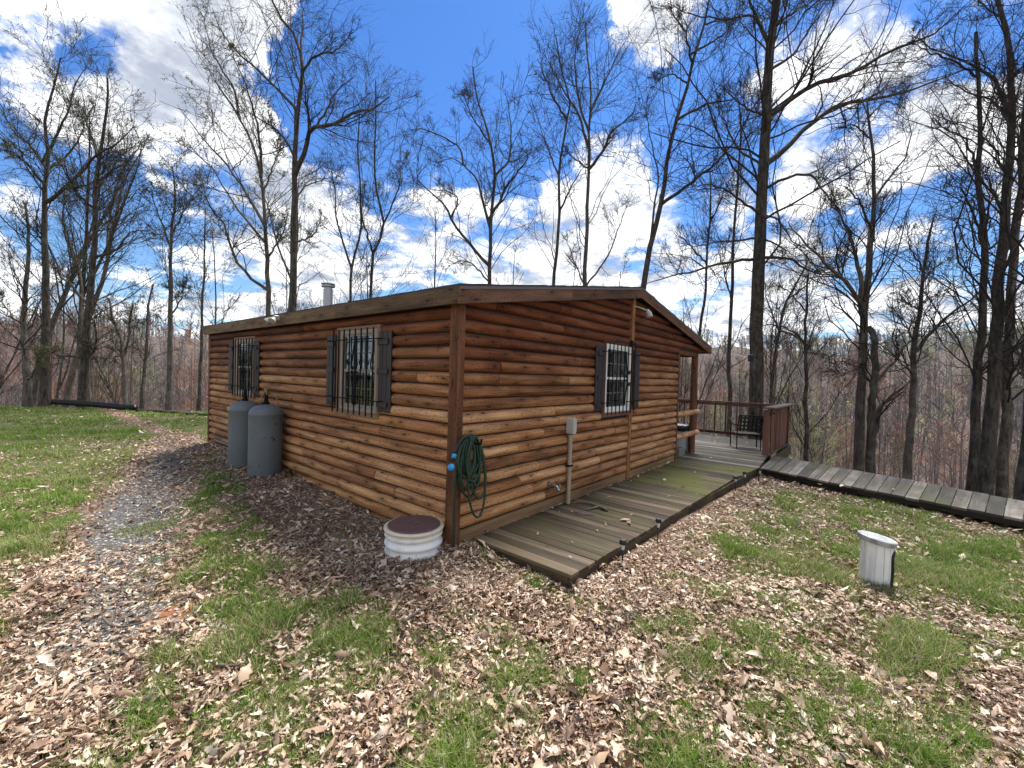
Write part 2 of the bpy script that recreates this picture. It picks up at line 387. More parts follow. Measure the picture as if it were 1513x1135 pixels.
def mk_leafy(name, stops, trans=.35, rough=.7, spec=.2):
    m, b = newmat(name); a = b.n('Attribute', {'attribute_name': 'rnd'}); s = b.n('SeparateColor', Color=a.outputs['Color'])
    c = b.ramp(s.outputs[0], stops)
    c = b.mix(1.0, c, b.mix(s.outputs[1], (.72, .72, .72), (1.2, 1.2, 1.2)), 'MULTIPLY')
    p = b.n('BsdfPrincipled', Base_Color=c, Roughness=rough); b.set(p.inputs['Specular IOR Level'], spec)
    t = b.n('BsdfTranslucent', Color=c)
    mx = b.n('MixShader', i0=trans, i1=p, i2=t); b.n('OutputMaterial', Surface=mx); return m
LITTER = mk_leafy('dry leaves', [(0, (.032, .015, .010)), (.25, (.12, .062, .036)), (.45, (.28, .172, .108)), (.66, (.48, .345, .232)), (.85, (.64, .50, .37)), (1, (.66, .57, .45))], .12, .5, .45)
GRASS = mk_leafy('grass blades', [(0, (.070, .140, .016)), (.35, (.145, .255, .028)), (.62, (.23, .33, .055)), (.72, (.30, .31, .11)), (1, (.52, .45, .27))], .35)
BUD = mk_leafy('young buds', [(0, (.10, .12, .045)), (.5, (.16, .17, .07)), (1, (.22, .20, .11))], .4)
FARM = mk_leafy('distant woodland', [(0, (.10, .088, .082)), (.35, (.165, .143, .130)), (.55, (.21, .165, .14)), (.68, (.31, .145, .105)), (.85, (.26, .25, .12)), (1, (.40, .42, .20))], .1)
PEB = mk_leafy('gravel stones', [(0, (.075, .068, .060)), (.5, (.17, .158, .145)), (1, (.40, .38, .35))], 0.0)
def mk_ground():
    m, b = newmat('forest ground'); a = b.n('Attribute', {'attribute_name': 'mask'}); s = b.n('SeparateColor', Color=a.outputs['Color'])
    g = b.n('TexCoord').outputs['Object']
    n1 = b.noise(g, 9, 6, .7); n2 = b.noise(g, 40, 4, .7)
    vo = b.n('TexVoronoi', Vector=g, Scale=26.0); vc = b.n('SeparateColor', Color=vo.outputs['Color'])
    lit = b.ramp(b.math('ADD', b.math('MULTIPLY', vc.outputs[0], .35), b.math('MULTIPLY', n2, .65)), [(.1, (.05, .028, .018)), (.45, (.15, .095, .065)), (.8, (.33, .24, .175))])
    grs = b.mix(n1, (.04, .06, .016), (.13, .14, .05)); grs = b.mix(b.mr(n2, .46, .62), grs, (.21, .165, .10))
    c = b.mix(b.mr(s.outputs[0], .2, .7), lit, grs)
    gr = b.ramp(n2, [(.3, (.05, .045, .04)), (.55, (.125, .12, .115)), (.75, (.28, .27, .26))])
    fx = b.n('VectorMath', {'operation': 'LENGTH'}, i0=g).outputs['Value']
    c = b.mix(b.mr(fx, 30, 90), c, b.mix(n1, (.075, .055, .045), (.16, .12, .10)))
    c = b.mix(b.mr(s.outputs[1], .15, .6), c, gr)
    c = b.mix(b.mr(s.outputs[2], .3, .8), c, b.mix(n1, (.20, .07, .035), (.42, .17, .09)))
    finish(b, c, .95, b.math('ADD', n1, n2), .8, .02, .1); return m
GROUND = mk_ground()

# ------------------------------------------------------------------ ground sheet
def build_ground():
    nr, na = 430, 420
    r = 0.25*np.power(1500/0.25, np.linspace(0, 1, nr)**.93)
    a = np.linspace(0, 2*PI, na, endpoint=False)
    # finer angular sampling inside the view
    R_, A_ = np.meshgrid(r, a, indexing='ij')
    X = CP[0]+R_*np.cos(A_); Y = CP[1]+R_*np.sin(A_)
    X = X.ravel(); Y = Y.ravel(); Z = ground(X, Y)
    V = np.stack([X, Y, Z], 1); V = np.vstack([V, [[CP[0], CP[1], float(ground(CP[0], CP[1]))]]])
    i = np.arange(nr-1)[:, None]*na; j = np.arange(na)[None, :]; j2 = (j+1) % na
    F = np.stack([i+j, i+na+j, i+na+j2, i+j2], -1).reshape(-1, 4)
    c = len(V)-1; T = np.stack([np.full(na, c), np.arange(na), (np.arange(na)+1) % na], 1)
    me = npmesh('ground', V, [F, T], True)
    setattrs(me, 'mask', np.stack([grassmask(V[:, 0], V[:, 1]), gravelmask(V[:, 0], V[:, 1]), claymask(V[:, 0], V[:, 1])], 1))
    tag(link('ground', me, GROUND), kind='structure')
build_ground()

# ------------------------------------------------------------------ mesh builder for made things
class MB:
    def __init__(s): s.V = []; s.F = []; s.U = []; s.C = []
    def face(s, pts, uvs, c):
        i = len(s.V); s.V += [tuple(p) for p in pts]; s.F.append(tuple(range(i, i+len(pts)))); s.U.append(uvs); s.C += [c]*len(pts)
    def hexa(s, P, ax, c=None):
        """P: 8 corners index = x*4+y*2+z ; ax longest axis for the grain"""
        if c is None: c = (random.random(), random.random())
        P = [np.array(p, float) for p in P]; i0 = len(s.V); s.V += [tuple(p) for p in P]; s.C += [c]*8
        quads = [(0, 1, 3, 2), (4, 6, 7, 5), (0, 4, 5, 1), (2, 3, 7, 6), (0, 2, 6, 4), (1, 5, 7, 3)]
        ctr = sum(P)/8
        L = [np.linalg.norm(P[4]-P[0]), np.linalg.norm(P[2]-P[0]), np.linalg.norm(P[1]-P[0])]
        for qi, q in enumerate(quads):
            nrm = qi//2; uvs = []
            for k in q:
                b = [(k >> 2) & 1, (k >> 1) & 1, k & 1]; co = [b[t]*L[t] for t in range(3)]
                if nrm == ax: o = [t for t in range(3) if t != ax]; uvs.append((co[o[0]]+3, co[o[1]]))
                else:
                    o = [t for t in range(3) if t != ax and t != nrm][0]; uvs.append((co[ax], co[o]+.13*nrm))
            s.F.append(tuple(i0+k for k in q)); s.U.append(uvs)
    def box(s, x0, x1, y0, y1, z0, z1, c=None, ax=None):
        if ax is None: ax = int(np.argmax([abs(x1-x0), abs(y1-y0), abs(z1-z0)]))
        x0, x1 = min(x0, x1), max(x0, x1); y0, y1 = min(y0, y1), max(y0, y1)
        s.hexa([(x, y, z) for x in (x0, x1) for y in (y0, y1) for z in (z0, z1)], ax, c)
    def sweep(s, pts, rads, sides=8, c=(.5, .5), cap=True):
        P, Fq = tube_arrays(np.array([pts], float), np.array([rads], float), sides)
        i0 = len(s.V); s.V += [tuple(p) for p in P]; s.C += [c]*len(P)
        L = 0; K = len(pts); cum = [0]
        for k in range(1, K): cum.append(cum[-1]+float(np.linalg.norm(np.array(pts[k])-np.array(pts[k-1]))))
        for f in Fq:
            uv = []
            for v in f: k = v//sides; a = v % sides; uv.append((cum[k], a/sides*2*PI*float(np.mean(rads))))
            s.F.append(tuple(int(v)+i0 for v in f)); s.U.append(uv)
        if cap:
            for k in (0, K-1):
                q = [i0+k*sides+a for a in range(sides)]
                if k == 0: q = q[::-1]
                s.F.append(tuple(q)); s.U.append([(0.0, 0.0)]*sides)
    def lathe(s, ctr, prof, n=32, c=(.5, .5), M=None):
        i0 = len(s.V); ctr = np.array(ctr, float)
        for (r, z) in prof:
            for k in range(n):
                a = 2*PI*k/n; p = np.array([r*math.cos(a), r*math.sin(a), z])
                if M is not None: p = M @ p
                s.V.append(tuple(ctr+p)); s.C.append(c)
        for j in range(len(prof)-1):
            for k in range(n):
                a, b_ = i0+j*n+k, i0+j*n+(k+1) % n
                s.F.append((a, b_, b_+n, a+n)); s.U.append([(k/n, prof[j][1]), ((k+1)/n, prof[j][1]), ((k+1)/n, prof[j+1][1]), (k/n, prof[j+1][1])])
        for j, rev in ((0, True), (len(prof)-1, False)):
            if prof[j][0] > 1e-4:
                q = [i0+j*n+k for k in range(n)]
                if rev: q = q[::-1]
                s.F.append(tuple(q)); s.U.append([(0.0, 0.0)]*n)
    def build(s, name, m, parent=None, smooth=False, bevel=0.0, auto=None):
        me = bpy.data.meshes.new(name); me.from_pydata(s.V, [], s.F)
        uvl = me.uv_layers.new(name='UVMap'); flat = [q for u in s.U for p in u for q in p]
        uvl.data.foreach_set('uv', np.array(flat, np.float32))
        setattrs(me, 'rnd', np.array([(c[0], c[1]) for c in s.C]))
        if smooth: me.polygons.foreach_set('use_smooth', np.ones(len(me.polygons), bool))
        me.update()
        if smooth and auto: me.set_sharp_from_angle(angle=rad(auto))
        o = link(name, me, m, parent)
        if bevel:
            md = o.modifiers.new('bevel', 'BEVEL'); md.width = bevel; md.segments = 1; md.limit_method = 'ANGLE'; md.angle_limit = rad(40)
        return o
def tube_arrays(P, R, sides):
    N, K, _ = P.shape
    T = np.zeros_like(P); T[:, 1:-1] = P[:, 2:]-P[:, :-2]; T[:, 0] = P[:, 1]-P[:, 0]; T[:, -1] = P[:, -1]-P[:, -2]
    T /= np.linalg.norm(T, axis=2, keepdims=True)+1e-9
    m = np.abs(P[:, -1]-P[:, 0]); m /= np.linalg.norm(m, axis=1, keepdims=True)+1e-9
    ref = np.zeros((N, 3)); ref[np.arange(N), np.argmin(m, 1)] = 1
    n1 = np.cross(T, ref[:, None, :]); n1 /= np.linalg.norm(n1, axis=2, keepdims=True)+1e-9
    n2 = np.cross(T, n1)
    a = np.arange(sides)*2*PI/sides
    V = P[:, :, None, :]+R[:, :, None, None]*(n1[:, :, None, :]*np.cos(a)[None, None, :, None]+n2[:, :, None, :]*np.sin(a)[None, None, :, None])
    V = V.reshape(-1, 3)
    base = (np.arange(N)*K*sides)[:, None, None]; k = (np.arange(K-1)*sides)[None, :, None]; s0 = np.arange(sides)[None, None, :]; s1 = (s0+1) % sides
    F = np.stack([base+k+s0, base+k+s1, base+k+sides+s1, base+k+sides+s0], -1).reshape(-1, 4)
    return V, F
def spline(pts, n):
    P = np.array(pts, float)
    if len(P) == 2: P = np.array([P[0], (P[0]*2+P[1])/3, (P[0]+P[1]*2)/3, P[1]])
    d = np.r_[0, np.cumsum(np.linalg.norm(np.diff(P, axis=0), axis=1))]; t = np.linspace(0, d[-1], n)
    Q = np.vstack([2*P[0]-P[1], P, 2*P[-1]-P[-2]]); out = []
    for tt in t:
        i = min(max(np.searchsorted(d, tt)-1, 0), len(P)-2); u = (tt-d[i])/max(d[i+1]-d[i], 1e-9)
        a, b, c, e = Q[i], Q[i+1], Q[i+2], Q[i+3]
        out.append(.5*((2*b)+(-a+c)*u+(2*a-5*b+4*c-e)*u*u+(-a+3*b-3*c+e)*u**3))
    return np.array(out)

# ------------------------------------------------------------------ the cabin
S = 0.14
RX, RZ, SL = 4.18, 3.275, 0.170       # ridge x, ridge top z, slope
def rtop(x): return RZ-SL*abs(x-RX)
LW, GW, OH = 8.24, 6.58, 0.14
cabin = thing('log_cabin', 'low brown log sided cabin with barred windows, dark shutters and a shallow gable roof', 'cabin', (0, 0, -.15))
def wb(mb, wall, a0, a1, o0, o1, z0, z1, c=None, ax=None):
    if wall == 'G': mb.box(a0, a1, -o1, -o0, z0, z1, c, ax)
    else:
        mb.box(-o1, -o0, a0, a1, z0, z1, c, ax)
def wp(wall, a, o, z): return (a, -o, z) if wall == 'G' else (-o, a, z)
rngL = random.Random(5)
def log_seg(mb, wall, a0, a1, z0, s=S, zt=None):
    """one half-round log board"""
    if a1-a0 < .03: return
    n = max(2, int((a1-a0)/.16)+1); T = 11
    c = (rngL.random(), rngL.random()); ph = rngL.random()*50; bow = rngL.uniform(-.003, .003)
    D = .060+rngL.uniform(-.005, .005)
    i0 = len(mb.V)
    cum = [0]
    prof = []
    for j in range(T):
        t = j/(T-1); prof.append((.035+.93*t, D*max(0.0, 1-abs(2*t-1)**2.3)**.60-.004*(j in (0, T-1))))
    for j in range(1, T): cum.append(cum[-1]+math.hypot((prof[j][0]-prof[j-1][0])*s, prof[j][1]-prof[j-1][1]))
    for i in range(n):
        a = a0+(a1-a0)*i/(n-1); e = min(a-a0, a1-a)
        er = 1.0 if e > .03 else .90+.10*e/.03
        for j, (t, o) in enumerate(prof):
            wob = (float(vnoise(a*3+ph, t*2+ph))-.5)*.007
            mb.V.append(wp(wall, a, (o+wob*(o > .004))*er+.001, z0+t*s*.985+.001)); mb.C.append(c)
    for i in range(n-1):
        for j in range(T-1):
            q = (i0+i*T+j, i0+(i+1)*T+j, i0+(i+1)*T+j+1, i0+i*T+j+1)
            if wall == 'L': q = q[::-1]
            mb.F.append(q)
            A0, A1 = a0+(a1-a0)*i/(n-1), a0+(a1-a0)*(i+1)/(n-1); u = [(A0, cum[j]), (A1, cum[j]), (A1, cum[j+1]), (A0, cum[j+1])]
            mb.U.append(u[::-1] if wall == 'L' else u)
    for k in (0, n-1):
        q = [i0+k*T+j for j in range(T)]
        if (k == 0) == (wall == 'G'): q = q[::-1]
        mb.F.append(tuple(q)); mb.U.append([(0.0, 0.0)]*T)
def cutout(iv, holes):
    out = [iv]
    for h0, h1 in holes:
        nx = []
        for a, b in out:
            if h1 <= a or h0 >= b: nx.append((a, b)); continue
            if h0 > a: nx.append((a, h0))
            if h1 < b: nx.append((h1, b))
        out = nx
    return out
def courses(wall, iv_fn, holes, k0, k1):
    mb = MB()
    for k in range(k0, k1):
        z0 = k*S; zc = z0+S/2
        for iv in iv_fn(z0):
            for a, b in cutout(iv, [(h[0], h[1]) for h in holes if h[2] < zc < h[3]]):
                cur = a
                while cur < b-.02:
                    L = rngL.choice([1.5, 2.1, 2.4, 3.0, 3.6, 4.9])*rngL.uniform(.85, 1.1)
                    if cur == a: L *= rngL.uniform(.35, 1)
                    e = min(b, cur+L)
                    if b-e < .35: e = b
                    log_seg(mb, wall, cur+(0 if cur == a else .005), e-(0 if e == b else .005), z0); cur = e
    return mb
WIN_L = [(1.36, 2.44, 1.06, 2.25), (5.50, 6.60, 1.06, 2.25)]
WIN_G = [(3.05, 4.14, 1.04, 2.27)]
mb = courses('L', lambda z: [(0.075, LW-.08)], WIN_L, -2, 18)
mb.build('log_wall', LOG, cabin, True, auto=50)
def giv(z):
    zt = z+S
    x0 = RX-(RZ-.045-zt)/SL; x1 = RX+(RZ-.045-zt)/SL
    L = max(.03, x0); R = min(6.50 if z < 2.37 else 8.45, x1)
    if R <= L: return []
    if L < 4.06 < R: return [(L, 4.045), (4.155, R)] if R > 4.2 else [(L, 4.045)]
    return [(L, R)]
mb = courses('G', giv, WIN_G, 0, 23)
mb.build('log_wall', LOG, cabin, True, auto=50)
# carcass behind the siding
mb = MB(); 
mb.box(.001, .05, .001, LW, -.3, 1.12); mb.box(.001, .05, .001, LW, 2.2, 2.5)
for a, b in ((.001, 1.4), (2.4, 5.55), (6.55, LW)): mb.box(.0015, .0495, a, b, 1.12, 2.2)
mb.build('inner_wall', DARKIN, cabin)
mb = MB()
mb.box(.051, GW, .001, .05, -.3, 1.1)
mb.box(.051, 3.1, .0015, .0495, 1.1, 2.22); mb.box(4.1, GW, .0015, .0495, 1.1, 2.22)
def gtri(m, xa, xb, za):
    m.hexa([(x, y, z) for x in (xa, xb) for y in (.0012, .0492) for z in (za, max(za+.01, rtop(x)-.05))], 0)
gtri(mb, .051, RX, 2.22); gtri(mb, RX, GW, 2.22); gtri(mb, GW, 8.3, 2.36)
mb.build('inner_wall', DARKIN, cabin)
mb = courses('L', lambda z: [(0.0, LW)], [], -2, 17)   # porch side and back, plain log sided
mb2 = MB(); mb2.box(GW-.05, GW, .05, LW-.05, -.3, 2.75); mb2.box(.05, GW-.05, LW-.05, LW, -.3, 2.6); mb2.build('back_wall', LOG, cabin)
# trims and posts
mb = MB(); mb.box(-.062, .032, -.062, .078, -.26, 2.43, c=(.35, .4)); mb.build('corner_post', POST, cabin, bevel=.006)
mb = MB(); mb.box(-.058, .03, LW-.08, LW+.03, -.26, 2.43, c=(.2, .3)); mb.build('corner_post', POST, cabin, bevel=.006)
mb = MB(); mb.box(6.502, 6.585, -.055, .02, -.14, 2.36, c=(.1, .3)); mb.build('corner_post', POST, cabin, bevel=.004)
for z0_, z1_ in ((2.275, 3.15), (-.13, 1.035)):
    mb = MB(); mb.box(4.05, 4.15, -.068, .0, z0_, z1_, c=(.85, .8)); mb.build('batten', BATT, cabin, bevel=.003)
mb = MB(); mb.box(.035, 6.5, -.034, 0, -.20, -.002); mb.build('skirt_board', SKIRT, cabin, bevel=.003)
mb = MB(); mb.box(-.012, 0, .08, LW-.08, -.35, -.27); mb.build('skirt_board', SKIRT, cabin)
# roof
def roof_slab():
    mb = MB(); n = 46
    for side in (0, 1):
        x0, x1 = (-OH-.02, RX) if side == 0 else (RX, 8.54)
        y0, y1 = -OH-.02, LW+OH
        nx = 40; ny = 74; V = []; 
        for i in range(nx+1):
            for j in range(ny+1):
                x = x0+(x1-x0)*i/nx; y = y0+(y1-y0)*j/ny
                edge = (j == 0) or (i == 0 and side == 0) or (i == nx and side == 1)
                course = .007*(1-((abs(x-RX)/.14) % 1))
                V.append((x+(random.uniform(-.004, .004) if edge else 0), y+(random.uniform(-.008, .006) if j == 0 else 0), rtop(x)+.018-course+random.uniform(-.002, .003)))
        b = len(mb.V); mb.V += V; mb.C += [(random.random(), .5) for _ in V]
        for i in range(nx):
            for j in range(ny):
                a = b+i*(ny+1)+j; mb.F.append((a, a+ny+1, a+ny+2, a+1)); mb.U.append([(0, 0), (1, 0), (1, 1), (0, 1)])
        # rims and underside
        def rim(idx):
            for q, r in zip(idx[:-1], idx[1:]):
                p, s_ = mb.V[q], mb.V[r]; i0 = len(mb.V); mb.V += [(p[0], p[1], rtop(p[0])-.012), (s_[0], s_[1], rtop(s_[0])-.012)]; mb.C += [(.3, .5)]*2
                mb.F.append((q, r, i0+1, i0)); mb.U.append([(0, 0), (1, 0), (1, 1), (0, 1)])
        rim([b+i*(ny+1) for i in range(nx+1)]); rim([b+(0 if side == 0 else nx)*(ny+1)+j for j in range(ny+1)])
        rim([b+i*(ny+1)+ny for i in range(nx+1)])
    for x0, x1 in ((-OH+.0, RX), (RX, 8.52)):
        mb.hexa([(x, y, rtop(x)+dz_) for x in (x0, x1) for y in (-OH+.002, LW+OH-.02) for dz_ in (-.045, -.0125)], 1)
    return mb
SHING = plain('asphalt shingles', (.045, .045, .048), .95, var=.5, scale=60, bstr=.6)
roof = roof_slab().build('roof', SHING, cabin)
mb = MB(); y = -OH-.002
for a, b_ in ((-.14, 2.3), (2.303, 5.6), (5.603, LW+.10)): mb.box(-OH-.028, -OH-.001, a, b_, 2.36, 2.535)
mb.build('fascia_board', FASC, cabin, bevel=.003)
mb = MB()
for x0, x1 in ((-OH-.026, 1.9), (1.903, RX-.001), (RX+.001, 8.54)):
    mb.hexa([(x, y_, rtop(x)+dz_) for x in (x0, x1) for y_ in (-OH-.032, -OH-.003) for dz_ in (-.185, -.014)], 0)
mb.build('rake_board', RAKE, cabin, bevel=.003)
mb = MB()
mb.hexa([(x, y_, rtop(x)+dz_) for x in (-OH-.03, RX) for y_ in (-OH-.040, -OH-.0325) for dz_ in (-.040, -.011)], 0)
mb.hexa([(x, y_, rtop(x)+dz_) for x in (RX, 8.545) for y_ in (-OH-.040, -OH-.0325) for dz_ in (-.040, -.011)], 0)
mb.build('drip_edge', plain('drip edge metal', (.13, .11, .11), .5, .5), cabin)
mb = MB(); mb.box(8.515, 8.54, -OH, LW+.1, 2.36, 2.53); mb.build('fascia_board', FASC, cabin)
mb = MB(); mb.box(6.59, 8.14, .03, .13, 2.255, 2.37, c=(.3, .5)); mb.build('porch_beam', POST, cabin, bevel=.004)
mb = MB(); mb.box(7.95, 8.09, .135, 8.1, 2.25, 2.37, c=(.3, .5)); mb.build('porch_beam', POST, cabin)
for yy in (.07, 4.1, 8.1):
    mb = MB(); mb.sweep([(8.02, yy, -.13), (8.02, yy, 1), (8.02, yy, 2.25)], [.080, .077, .074], 16, (.55, .5)); mb.build('porch_post', POST, cabin, True, auto=60)
z1 = float(at(1, -.02, 1012, 611)[2]); z2 = float(at(1, -.02, 1012, 643)[2])
for zz in (z1, z2):
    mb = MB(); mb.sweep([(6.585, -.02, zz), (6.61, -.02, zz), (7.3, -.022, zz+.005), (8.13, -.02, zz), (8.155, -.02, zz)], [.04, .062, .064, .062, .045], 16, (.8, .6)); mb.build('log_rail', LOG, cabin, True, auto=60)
mb = MB(); mb.lathe((1.60, 6.05, 0), [(.10, 2.7), (.10, 3.43), (.102, 3.432), (.102, 3.45), (.095, 3.452)], 24)
ch = mb.build('chimney_pipe', CHROME, cabin, True, auto=40)
mb = MB(); mb.lathe((1.60, 6.05, 0), [(.085, 3.452), (.085, 3.50), (.145, 3.503), (.145, 3.525), (.10, 3.53), (.10, 3.555), (.15, 3.558), (.15, 3.575), (.02, 3.61)], 24)
mb.build('chimney_cap', CHROME, ch, True, auto=40)

def curve_tube(mb, wall, pts, o, r, n=14):
    P = spline([wp(wall, a, o, z) for a, z in pts], n); mb.sweep(P, [r]*len(P), 6)
def window(wall, t0, t1, f0, f1, zb, zt, s_lo, s_hi, deco, jamb, bars):
    """t0..t1 opening trim, f0..f1 vinyl frame"""
    mb = MB()
    wb(mb, wall, t0, t1, -.02, .066, zb-.07, zb-.001, (.8, .2)); wb(mb, wall, t0, t1, -.02, .058, zt+.001, zt+.045, (.1, .6))
    if f0-t0 > .012: wb(mb, wall, t0, f0-.001, -.02, .056, zb, zt, (.5, .3))
    if t1-f1 > .012: wb(mb, wall, f1+.001, t1, -.02, .056, zb, zt, (.5, .3))
    fr = mb.build('window_trim', jamb, cabin, bevel=.003)
    win = None
    mb = MB(); q = .055
    wb(mb, wall, f0, f0+q, -.01, .048, zb, zt); wb(mb, wall, f1-q, f1, -.01, .048, zb, zt)
    wb(mb, wall, f0+q, f1-q, -.01, .047, zt-q, zt); wb(mb, wall, f0+q, f1-q, -.01, .050, zb, zb+.05)
    win = mb.build('window', VINYL if wall == 'L' else WHITE, cabin, bevel=.003)
    zm = (zb+zt)/2; mb = MB(); i0, i1 = f0+q, f1-q
    mbs = mb; mbm = MB()
    for (za, zc, oo) in ((zm-.02, zt-q, .032), (zb+.05, zm+.02, .018)):
        mb = mbs
        wb(mb, wall, i0+.001, i0+.03, oo-.025, oo, za, zc); wb(mb, wall, i1-.03, i1-.001, oo-.025, oo, za, zc)
        wb(mb, wall, i0+.03, i1-.03, oo-.025, oo-.001, za, za+.036); wb(mb, wall, i0+.03, i1-.03, oo-.025, oo-.001, zc-.03, zc)
        mid = (za+zc)/2; mb = mbm
        wb(mb, wall, i0+.03, i1-.03, oo-.016, oo-.006, mid-.008, mid+.008)
        for fr_ in (1/3, 2/3):
            am = i0+(i1-i0)*fr_; wb(mb, wall, am-.007, am+.007, oo-.0155, oo-.0055, za+.036, zc-.03)
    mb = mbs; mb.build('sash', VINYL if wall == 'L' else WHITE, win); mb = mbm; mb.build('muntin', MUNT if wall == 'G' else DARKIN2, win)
    mb = MB()
    for (za, zc, oo) in ((zm, zt-q, .012), (zb+.05, zm, -.002)): wb(mb, wall, i0+.02, i1-.02, oo, oo+.003, za, zc)
    mb.build('pane', GLASS, win)
    mb = MB(); n = 40
    for i in range(n):
        a0 = i0+(i1-i0)*i/n; a1 = i0+(i1-i0)*(i+1)/n; d = .012*math.sin(i*1.3)
        wb(mb, wall, a0, a1, -.075+d, -.07+d, zm-.06, zt)
    mb.build('curtain', CURT, win)
    mb = MB(); wb(mb, wall, i0-.05, i1+.05, -.5, -.49, zb-.1, zt+.1); mb.build('dark_room', DARKIN, win)
    # shutters
    for a0, a1 in (s_lo, s_hi):
        mb = MB(); ns = 3; g = .008; wdt = (a1-a0-g*(ns-1))/ns
        for i in range(ns): wb(mb, wall, a0+i*(wdt+g), a0+i*(wdt+g)+wdt, .054, .078, zb+.04, zt-.05, ax=2)
        for zc in (zb+.13, (zb+zt)/2, zt-.18):
            inner = 1 if a0 > f0 else 0
            e0, e1 = (a0-.004, a1-.05) if inner else (a0+.05, a1+.004)
            wb(mb, wall, e0, e1, .0782, .098, zc-.035, zc+.035)
        mb.build('shutter', SHUT, cabin, bevel=.005)
    # security bars
    mb = MB(); nb = 8; b0, b1 = bars
    for i in range(nb):
        a = b0+(b1-b0)*i/(nb-1); P = [wp(wall, a, .145, zb-.03), wp(wall, a, .145, zm), wp(wall, a, .145, zt+.0)]
        mb.sweep(P, [.0095]*3, 6)
    for z in (zb+.17, zt-.14):
        P = [wp(wall, s_lo[1]-.1, .08, z), wp(wall, s_lo[1]-.095, .145, z), wp(wall, (b0+b1)/2, .147, z), wp(wall, s_hi[0]+.095, .145, z), wp(wall, s_hi[0]+.1, .08, z)]
        mb.sweep(P, [.0075]*5, 6)
    da = deco
    for sg in (1, -1):
        zz = lambda t: zm+sg*t
        curve_tube(mb, wall, [(da, zz(.42)), (da+.03, zz(.25)), (da+.075, zz(.06))], .150, .0095); curve_tube(mb, wall, [(da, zz(.42)), (da-.03, zz(.25)), (da-.075, zz(.06))], .150, .0095)
        for sd in (1, -1):
            spi = [(da+sd*(.15-.0+ .038*math.cos(t)*(1-t/11)), zz(.10)+.045*math.sin(t)*(1-t/11)) for t in np.linspace(0, 7.5, 14)]
            curve_tube(mb, wall, spi, .150, .008, 26)
            spi = [(da+sd*(.045+.03*math.cos(t)*(1-t/11)), zz(.03)+.03*math.sin(t)*(1-t/11)) for t in np.linspace(0, 7.5, 14)]
            curve_tube(mb, wall, spi, .154, .008, 26)
        curve_tube(mb, wall, [(da-.04, zz(.44)), (da, zz(.425)), (da+.04, zz(.44))], .145, .007, 8)
    mb.build('security_bars', BLACKM, cabin)
window('L', 1.37, 2.44, 1.44, 2.36, 1.12, 2.20, (1.10, 1.365), (2.445, 2.68), 1.80, BATTEN, (1.38, 2.36))
window('L', 5.50, 6.60, 5.60, 6.52, 1.12, 2.20, (5.235, 5.495), (6.605, 6.84), 5.77, BATTEN, (5.36, 6.36))
window('G', 3.055, 4.14, 3.15, 4.08, 1.10, 2.22, (2.78, 3.05), (4.145, 4.40), 3.66, RAIL, (3.08, 4.03))
# electrical box with conduit
mb = MB(); c0 = at(1, -.08, 842, 629); cx, cz = float(c0[0]), float(c0[2])
for (w0, o0, o1, h) in ((.052, -.15, -.055, .118), (.044, -.165, -.151, .110)):
    n = 20; ring = []
    for k in range(n):
        a = 2*PI*k/n; ca, sa = math.cos(a), math.sin(a)
        ring.append((cx+w0*np.sign(ca)*abs(ca)**.4, cz+h*np.sign(sa)*abs(sa)**.55))
    i0 = len(mb.V)
    for o in (o0, o1):
        for a, z in ring: mb.V.append((a, o, z)); mb.C.append((.5, .5))
    for k in range(n): mb.F.append((i0+k, i0+(k+1) % n, i0+n+(k+1) % n, i0+n+k)); mb.U.append([(0, 0)]*4)
    mb.F.append(tuple(i0+k for k in range(n))[::-1]); mb.U.append([(0, 0)]*n)
eb = mb.build('electrical_box', GREYP, cabin)
mb = MB(); mb.sweep([(cx, -.095, cz-.13), (cx, -.095, .4), (cx, -.093, -.13)], [.030]*3, 14); mb.lathe((cx, -.095, 0), [(.034, cz-.16), (.036, cz-.125)], 14)
mb.build('conduit', CONDUIT, cabin, True, auto=50)
mb = MB(); mb.box(cx-.05, cx+.05, -.132, -.052, .40, .425); mb.build('conduit_strap', BLACKM, cabin, bevel=.004)
# outdoor tap
c0 = at(1, -.06, 811, 716); tx, tz = float(c0[0]), float(c0[2])
mb = MB(); mb.sweep([(tx, -.04, tz), (tx, -.07, tz)], [.04, .04], 16); mb.sweep([(tx, -.06, tz), (tx+.01, -.12, tz), (tx+.02, -.17, tz-.01)], [.018, .018, .02], 10)
mb.sweep([(tx+.02, -.16, tz-.01), (tx+.025, -.19, tz-.02), (tx+.028, -.20, tz-.055)], [.018, .017, .019], 10)
mb.sweep([(tx+.02, -.150, tz), (tx+.02, -.150, tz+.03)], [.006, .006], 6); tp = mb.build('outdoor_tap', CHROME, cabin, True, auto=40)
mb = MB(); mb.lathe((tx+.045, -.205, tz), [(.0, -.004), (.024, -.004), (.024, .004), (0, .004)], 8, M=np.array(Matrix.Rotation(rad(80), 3, 'X'))); mb.build('tap_handle', CHROME, tp)
